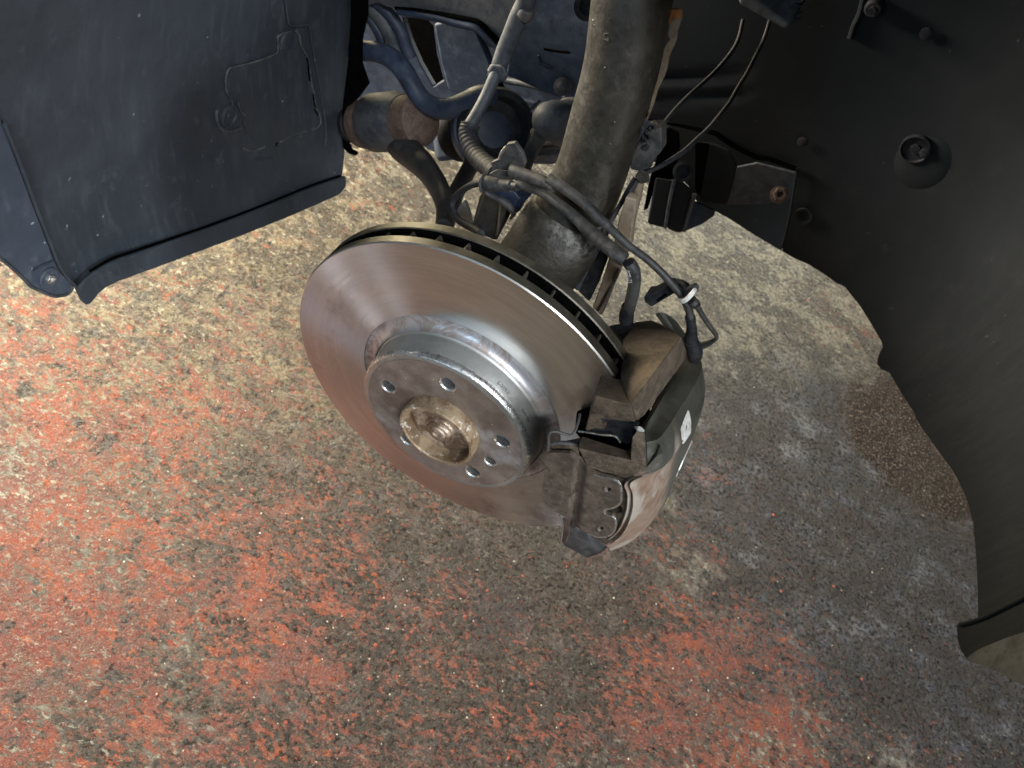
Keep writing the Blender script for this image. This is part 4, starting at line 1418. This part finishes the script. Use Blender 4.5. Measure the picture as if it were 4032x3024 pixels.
cv = thing('cv_joint', tuple(WY(1800, 560, .45)), 'dark blue driveshaft joint with ribbed black boot behind the gaiter', 'driveshaft joint')
A_, B_ = (700, 860, .52), (1060, 800, .37)
hull('joint_housing', q3('r1', [(622, 730, .47), (700, 690, .46), (870, 690, .45), (880, 978, .43), (760, 1000, .43), (660, 1010, .43), (622, 730, .53), (870, 690, .53), (880, 978, .50), (660, 1005, .50)]), M['blue_steel'], cv, .008)
prof = [(.030, .35)]
for k in range(9):
    prof += [(.046 + .001 * k, .40 + k * .045), (.040 + .001 * k, .42 + k * .045)]
prof += [(.056, .84), (.060, .88), (.061, .96), (.056, 1.0), (.046, 1.0), (.042, .93), (.02, .90)]
lathe_px('ribbed_boot', A_, B_, prof, M['black'], cv, seg=64, rs=0.744)
lathe_px('boot_band', A_, B_, [(.0585, .835), (.0635, .845), (.0640, .90), (.0590, .91)], M['blue_dark'], cv, seg=64, rs=0.744)
b2 = thing('rear_bush', tuple(WY(2160, 470, .40)), 'domed grey suspension bush half hidden behind the strut', 'bush')
A_, B_ = (1560, 790, .42), (1330, 740, .34)
lathe_px('bush_dome', A_, B_, [(.040, .0), (.043, .10), (.042, .45), (.037, .62), (.036, .75), (.030, .92), (.020, 1.0), (.008, 1.02)], M['grey_steel'], b2, rs=0.6)
lathe_px('bush_flange', A_, B_, [(.044, .25), (.048, .27), (.048, .34), (.044, .36)], M['arm'], b2, rs=0.6)
ptube('bush_arm', 'r1', [(1300, 830, .36, .017), (1275, 890, .35, .015), (1250, 940, .34, .013), (1215, 1020, .32, .013), (1190, 1100, .29, .013)], M['arm'], b2, n=6, seg=20, rs=0.6)
hull('bush_block', q3('r1', [(1310, 900, .42), (1400, 880, .42), (1430, 960, .42), (1380, 1020, .42), (1270, 1000, .42), (1290, 940, .42), (1310, 900, .46), (1430, 960, .46), (1270, 1000, .46)]), M['rust_dull'], b2, .003)
plate('bush_tray', [(1260, 965), (1400, 960), (1420, 1000), (1385, 1026), (1250, 1022)], .40, .02, M['arm'], b2, key='r1', bevel=.002)

# ------------------------------------------------------------------ LEFT LINER
ll = thing('front_wheel_liner', tuple(WY(1000, 800, .3)), 'large dark plastic wheel arch liner filling the upper left', 'wheel arch liner')
left_out = q('r5', [(1852, -260), (1850, 60), (1838, 300), (1822, 480), (1800, 600), (1792, 700), (1800, 790), (1790, 880), (1783, 930), (1770, 952), (1600, 1012), (1350, 1112), (1100, 1205), (850, 1290), (700, 1342), (565, 1392), (450, 1462), (405, 1510), (372, 1496),
                    (362, 1482), (300, 1420), (262, 1352), (236, 1280), (150, 1060), (60, 820), (-10, 640), (-80, 400), (-160, -260)])
left_out = [p[:2] for p in left_out]
lhole = q('r5', circle(1449, 755, 13, 12))


def bump_left(x, y):
    # dished access area a little lower than the panel around it, shallow big swells
    return .003 * math.sin(x * .0035 + 1) * math.cos(y * .003)


surf_sheet('liner_panel', left_out, g_left, 0., .003, M['liner'], ll, holes=[lhole], bumpf=bump_left, grid=50)
surf_sheet('hole_backing', circle(1092, 569, 26, 12), g_left, -.008, .002, M['hole'], ll, grid=20, step=20)
# bottom flange
surf_sheet('bottom_flange', [(1783, 915), (1790, 935), (1788, 970), (1765, 1002), (1735, 1022), (1500, 1122), (1250, 1220), (1000, 1312), (840, 1370), (700, 1420), (600, 1455), (530, 1488), (490, 1520), (465, 1552), (445, 1574), (425, 1580), (406, 1562), (390, 1530), (372, 1490),
                             (440, 1428), (560, 1358), (700, 1310), (850, 1260), (1100, 1176), (1350, 1083), (1600, 983), (1770, 928)], g_left, .006, .003, M['liner'], ll, key='r5', grid=18, step=12,
           bumpf=lambda x, y: .004 * math.sin(x * .02) * 0)
surf_line('flange_lip', [(1775, 925), (1600, 980), (1350, 1080), (1100, 1173), (850, 1258), (700, 1308), (560, 1355), (440, 1424), (375, 1487)], g_left, .0022, M['liner'], ll, key='r5', off=.0075)
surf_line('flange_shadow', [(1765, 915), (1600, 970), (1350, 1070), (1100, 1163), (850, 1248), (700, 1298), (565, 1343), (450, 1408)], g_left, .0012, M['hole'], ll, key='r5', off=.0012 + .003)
# outer flap
surf_sheet('outer_flap', [(-160, 250), (-10, 645), (60, 825), (150, 1065), (236, 1285), (262, 1354), (300, 1422), (360, 1480), (340, 1520), (300, 1534), (250, 1532), (200, 1512), (150, 1488), (90, 1430), (0, 1350), (-120, 1270), (-260, 1150), (-260, 250)], g_left, .004, .003, M['flap'], ll,
           key='r5', grid=20, step=14)
surf_line('flap_crease', [(-20, 620), (60, 815), (150, 1055), (238, 1275), (265, 1345), (305, 1415), (362, 1478)], g_left, .0016, M['liner'], ll, key='r5', off=.007)
surf_line('flap_step', [(150, 1400), (200, 1372), (258, 1350)], g_left, .0011, M['liner'], ll, key='r5', off=.0048)
surf_line('flap_edge', [(362, 1492), (340, 1522), (300, 1536), (250, 1534), (150, 1490), (90, 1432), (0, 1352), (-120, 1272)], g_left, .0016, M['liner_dust'], ll, key='r5', off=.004)


def surf_disc(name, x, y, g, prof, mat, parent, key='r5', seg=28):
    p = q(key, [(x, y)])[0]
    h = hit(p[0], p[1], g)
    n = normal_at(h, g)
    return lathe(name, prof, h, h + n, mat, parent, seg)


sc = surf_disc('screw_washer', 232, 1440, g_left, [(.0100, .003), (.0100, .0058), (.0085, .0066), (.0060, .0060)], M['flap'], ll)
surf_disc('screw_head', 232, 1440, g_left, [(.0048, .0055), (.0048, .0082), (.0042, .0090), (.0026, .0090), (.0022, .0074), (.001, .0073)], M['bright'], sc, seg=6)
# pressed access panel
surf_sheet('access_panel', [(1545, 162), (1500, 168), (1462, 182), (1449, 202), (1448, 272), (1400, 297), (1335, 320), (1260, 340), (1202, 354), (1182, 387), (1178, 430), (1184, 480), (1210, 520), (1240, 530), (1262, 570), (1275, 602), (1270, 650), (1290, 700),
                            (1340, 735), (1400, 742), (1450, 738), (1510, 712), (1560, 692), (1620, 680), (1656, 662), (1670, 636), (1662, 590), (1646, 560), (1638, 500), (1622, 430), (1614, 360), (1598, 290), (1568, 235)], g_left, .0026, .0028, M['liner'], ll, key='r5', grid=22, step=10, bumpf=lambda x, y: bump_left(x, y) - .001)
# ridges round it
out = [(1545, 160), (1500, 166), (1460, 180), (1447, 200), (1446, 270), (1400, 295), (1335, 318), (1260, 338), (1200, 352), (1180, 385), (1176, 430), (1182, 480), (1208, 520), (1206, 560), (1165, 572)]
surf_line('panel_ridge', out, g_left, .0009, M['liner_dust'], ll, key='r5', off=.001)
surf_line('panel_ridge', [(1130, 570), (1128, 610), (1140, 655), (1170, 680), (1215, 684), (1255, 668)], g_left, .0016, M['liner_dust'], ll, key='r5', off=.001)
surf_line('panel_ridge', [(1240, 528), (1252, 570), (1275, 602)], g_left, .0011, M['liner_dust'], ll, key='r5', off=.001)
surf_line('panel_ridge', [(1460, 740), (1510, 712), (1560, 692), (1620, 680), (1658, 662), (1672, 636), (1664, 590), (1648, 560), (1640, 500), (1624, 430), (1616, 360), (1600, 290), (1570, 235), (1560, 185), (1545, 160)], g_left, .0013, M['liner_dust'], ll, key='r5', off=.001)
for (a, b, c, d) in [(1607, 350, 1616, 420), (1632, 490, 1642, 560), (1600, 300, 1612, 345), (1640, 570, 1656, 600)]:
    surf_line('panel_slot', [(a, b), ((a + c) / 2, (b + d) / 2), (c, d)], g_left, .0011, M['hole'], ll, key='r5', off=.0008)
surf_line('long_ridge', [(1612, 130), (1630, 240), (1655, 380), (1680, 520), (1700, 680), (1695, 760)], g_left, .0014, M['liner'], ll, key='r5', off=.001)
surf_line('long_ridge', [(1480, -60), (1490, 20), (1500, 90), (1512, 130), (1560, 132), (1612, 128)], g_left, .0012, M['liner'], ll, key='r5', off=.001)
surf_disc('pressed_boss', 1197, 606, g_left, [(.0125, -.002), (.0125, .0016), (.0112, .0024), (.0096, .0018), (.0092, .0004), (.0030, .0004), (.0026, .0012), (.001, .0012)], M['liner'], ll)
surf_disc('pressed_boss', 1500, 215, g_left, [(.0105, -.002), (.0100, .0010), (.0070, .0018), (.002, .0016)], M['liner'], ll)
surf_line('thumb_lip', [(1268, 772), (1300, 785), (1335, 782), (1375, 768)], g_left, .0014, M['liner_dust'], ll, key='r5', off=.0008)
surf_line('thumb_lip', [(1330, 830), (1370, 832), (1420, 822)], g_left, .0016, M['liner'], ll, key='r5', off=.0004)
# near-black sheet for the gap shade inboard of the liner, with its hook
hk = [(1300, 640), (1318, 690), (1340, 590), (1372, 0)]
plate('liner_gap_shade', [(1380, -200), (1380, 60), (1370, 240), (1350, 400), (1345, 470), (1344, 530), (1350, 580), (1370, 605), (1400, 614), (1409, 606), (1400, 598), (1384, 590), (1372, 560), (1366, 490), (1372, 420), (1412, 385), (1452, 330), (1424, 250), (1424, 160), (1446, 60), (1446, -200)], .385, .003, M['hole'], ll, bevel=.0006)

# ------------------------------------------------------------------ RIGHT LINER
rl = thing('rear_wheel_liner', tuple(WY(3300, 900, .3)), 'black plastic wheel arch liner filling the whole right side', 'wheel arch liner')
edge = q('r7', [(715, 0), (760, 66), (800, 130), (804, 150), (790, 178), (785, 208), (800, 230), (830, 242), (880, 325), (922, 392), (926, 412), (950, 450), (1000, 525), (1045, 590), (1075, 650), (1092, 700), (1108, 780), (1114, 900), (1118, 1120), (1124, 1150), (1138, 1168)])
edge = [p[:2] for p in edge]
top = q('r6', [(200, 588), (300, 612), (400, 635), (530, 668), (560, 690), (640, 740), (740, 785), (800, 795), (870, 820), (935, 845), (945, 850), (925, 950), (905, 1080), (880, 1190), (862, 1272), (920, 1305), (1000, 1338), (1080, 1385), (1140, 1425), (1180, 1440)])
top = [p[:2] for p in top]
right_out = [(2430, -260), (2460, 200), (2530, 440)] + top + edge + [(4180, 2470 - 60), (4300, 2300), (4300, -260)]
rhole = q('r6', circle(976, 1086, 16, 14))


def bump_right(x, y):
    b = 0
    # horizontal corrugation bands beside the strut
    if x < 3100:
        for yy in (300, 385):
            b -= .006 * math.exp(-((y - yy - (x - 2700) * .05 * (-1)) / 16) ** 2) * max(0, min(1, (2980 - x) / 120))
    # soft swelling across the panel
    b += .005 * math.sin((x + y) * .0028)
    return b


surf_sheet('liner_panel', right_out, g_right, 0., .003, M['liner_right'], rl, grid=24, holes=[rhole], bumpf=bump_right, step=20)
surf_sheet('hole_backing', circle(3165, 851, 26, 12), g_right, -.008, .002, M['hole'], rl, grid=20, step=20)
surf_disc('hole_rim', 976, 1086, g_right, [(.0105, .0006), (.0100, .0014), (.0080, .0016), (.0062, .0006)], M['liner_right'], rl, key='r6')
# recessed fixing with cap
fd = surf_disc('fixing_dome', 1580, 830, g_right, [(.028, -.002), (.022, -.0002), (.015, .0008), (.008, .0011), (.002, .0012)], M['liner_right'], rl, key='r6')
surf_disc('fixing_cup', 1540, 745, g_right, [(.0145, .000), (.0142, .0034), (.0128, .0040), (.0115, .001), (.0050, .001), (.0046, .003), (.001, .0032)], M['black'], fd, key='r6')
surf_disc('fixing_screw', 1590, 760, g_right, [(.0052, .001), (.0052, .0050), (.004, .0056), (.001, .0057)], M['black'], fd, key='r6', seg=6)
surf_disc('small_dimple', 1590, 170, g_right, [(.0055, -.0002), (.0048, .0003), (.001, .0004)], M['black'], rl, key='r6')
surf_disc('small_dimple', 970, 715, g_right, [(.0055, -.0002), (.0048, .0003), (.001, .0004)], M['black'], rl, key='r6')
surf_line('panel_fold', [(1290, -60), (1262, 60), (1230, 130), (1212, 190)], g_right, .003, M['liner_right'], rl, key='r6', off=.0005)
surf_disc('fixing_clip', 1335, 30, g_right, [(.008, 0), (.008, .006), (.006, .009), (.003, .009), (.003, .012), (.001, .012)], M['black'], rl, key='r6')
surf_line('edge_seam', [(200, 590), (300, 613), (400, 636), (530, 668), (562, 690), (640, 740), (740, 786), (800, 796), (870, 820), (938, 846)], g_right, .0026, M['hole'], rl, key='r6', off=.001)
surf_line('edge_seam', [(946, 850), (927, 950), (907, 1080), (884, 1180), (868, 1245)], g_right, .0010, M['liner_right'], rl, key='r6', off=.001)
# bottom apron strip
surf_sheet('apron_strip', [(1110, 1176), (1140, 1174), (1220, 1150), (1302, 1112), (1450, 1040), (1450, 1440), (1302, 1362), (1230, 1330), (1175, 1312), (1150, 1300), (1128, 1268), (1115, 1230)], g_right, .012, .003, M['liner_right'], rl, key='r7', grid=26, step=16)
surf_line('apron_lip', [(1128, 1177), (1145, 1175), (1220, 1152), (1302, 1114), (1440, 1048)], g_right, .0014, M['liner_right'], rl, key='r7', off=.0135)

# crown of the arch and the floor pan: unseen car parts, added to block top light
V, F = [], []
N = 28
for i in range(N + 1):
    a = R_(28 + (152 - 28) * i / N)
    for (yy, r) in ((-.085, .485), (-.03, .50), (.10, .505), (.30, .505), (.50, .50), (.62, .45)):
        V.append((r * 1.02 * math.cos(a), yy, r * .98 * math.sin(a)))
for i in range(N):
    for j in range(5):
        F.append((i * 6 + j, i * 6 + j + 1, (i + 1) * 6 + j + 1, (i + 1) * 6 + j))
V1 = [Vector(v) * 1.012 for v in V]
VV, FF = shell([Vector(v) for v in V], V1, F)
link('unseen_arch_crown', VV, FF, M['liner_right'], wall)
hull('unseen_floor_pan', [Vector((x, y, z)) for x in (-1.3, 1.5) for y in (.72, 1.9) for z in (-.02, .12)], M['blue_dark'], wall, .01)

surf_sheet('apron_face', [(1150, 1302), (1200, 1268), (1302, 1228), (1450, 1180), (1450, 1442), (1302, 1364), (1230, 1332), (1175, 1314)], g_right, .0135, .002, M['tab'], rl, key='r7', grid=26, step=16)

# under-body bracket group right of the strut
ub = thing('sill_bracket', tuple(WY(2800, 800, .5)), 'folded dark sheet metal bracket with rusty bolt under the right liner edge', 'bracket')
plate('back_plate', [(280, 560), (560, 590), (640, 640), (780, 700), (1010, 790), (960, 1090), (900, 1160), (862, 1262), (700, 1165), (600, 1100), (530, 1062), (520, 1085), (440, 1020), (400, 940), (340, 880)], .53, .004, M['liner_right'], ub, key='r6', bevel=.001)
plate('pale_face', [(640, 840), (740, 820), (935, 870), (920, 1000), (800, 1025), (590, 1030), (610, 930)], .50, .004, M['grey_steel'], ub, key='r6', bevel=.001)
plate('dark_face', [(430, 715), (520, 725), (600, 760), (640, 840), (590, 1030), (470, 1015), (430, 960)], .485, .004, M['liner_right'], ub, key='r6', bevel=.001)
plate('dark_slot', [(430, 715), (500, 722), (480, 850), (455, 985), (430, 960)], .482, .002, M['hole'], ub, key='r6', bevel=.0005)
bw = lathe('bolt_washer', [(.0105, 0), (.0105, .002), (.008, .003)], WY(*q('r6', [(852, 978)])[0], .497), WY(*q('r6', [(852, 978)])[0], .497) + Vector((-.1, -.8, .5)), M['rust_dull'], ub, seg=24)
lathe('bolt_head', [(.0085, .002), (.0085, .009), (.0070, .011), (.004, .011), (.0035, .008), (.001, .008)], WY(*q('r6', [(855, 976)])[0], .497), WY(*q('r6', [(855, 976)])[0], .497) + Vector((-.1, -.8, .5)), M['rust_dull'], bw, seg=6)
plate('black_gap', [(255, 650), (300, 648), (345, 670), (350, 740), (322, 905), (240, 905), (190, 1050), (170, 1060), (200, 900), (235, 800)], .49, .004, M['hole'], ub, key='r6', bevel=.0005)
hull('box_rib', q3('r6', [(232, 890, .46), (325, 906, .46), (280, 1146, .46), (190, 1122, .46), (232, 890, .50), (325, 906, .50), (280, 1146, .50), (190, 1122, .50)]), M['liner_right'], ub, .003)
hull('box_rib', q3('r6', [(328, 880, .468), (432, 965, .468), (375, 1166, .468), (330, 1166, .468), (285, 1146, .468), (328, 880, .51), (432, 965, .51), (360, 1168, .51)]), M['liner_right'], ub, .003)
ptube('rib_edge', 'r6', [(325, 905, .458, .0022), (300, 1020, .458, .0022), (280, 1146, .458, .0022)], M['grey_steel'], ub, n=4, seg=10)
ptube('rib_edge', 'r6', [(428, 975, .466, .0026), (400, 1070, .466, .0026), (375, 1160, .466, .0026)], M['grey_steel'], ub, n=4, seg=10)
plate('side_tongue', [(410, 1010), (530, 1060), (525, 1085), (470, 1125), (375, 1166)], .50, .004, M['blue_steel'], ub, key='r6', bevel=.001)
lathe('rib_slot', [(.012, 0), (.012, .003), (.008, .004), (.008, .001)], WY(*q('r6', [(368, 862)])[0], .47), WY(*q('r6', [(368, 862)])[0], .40), M['black'], ub, seg=20)
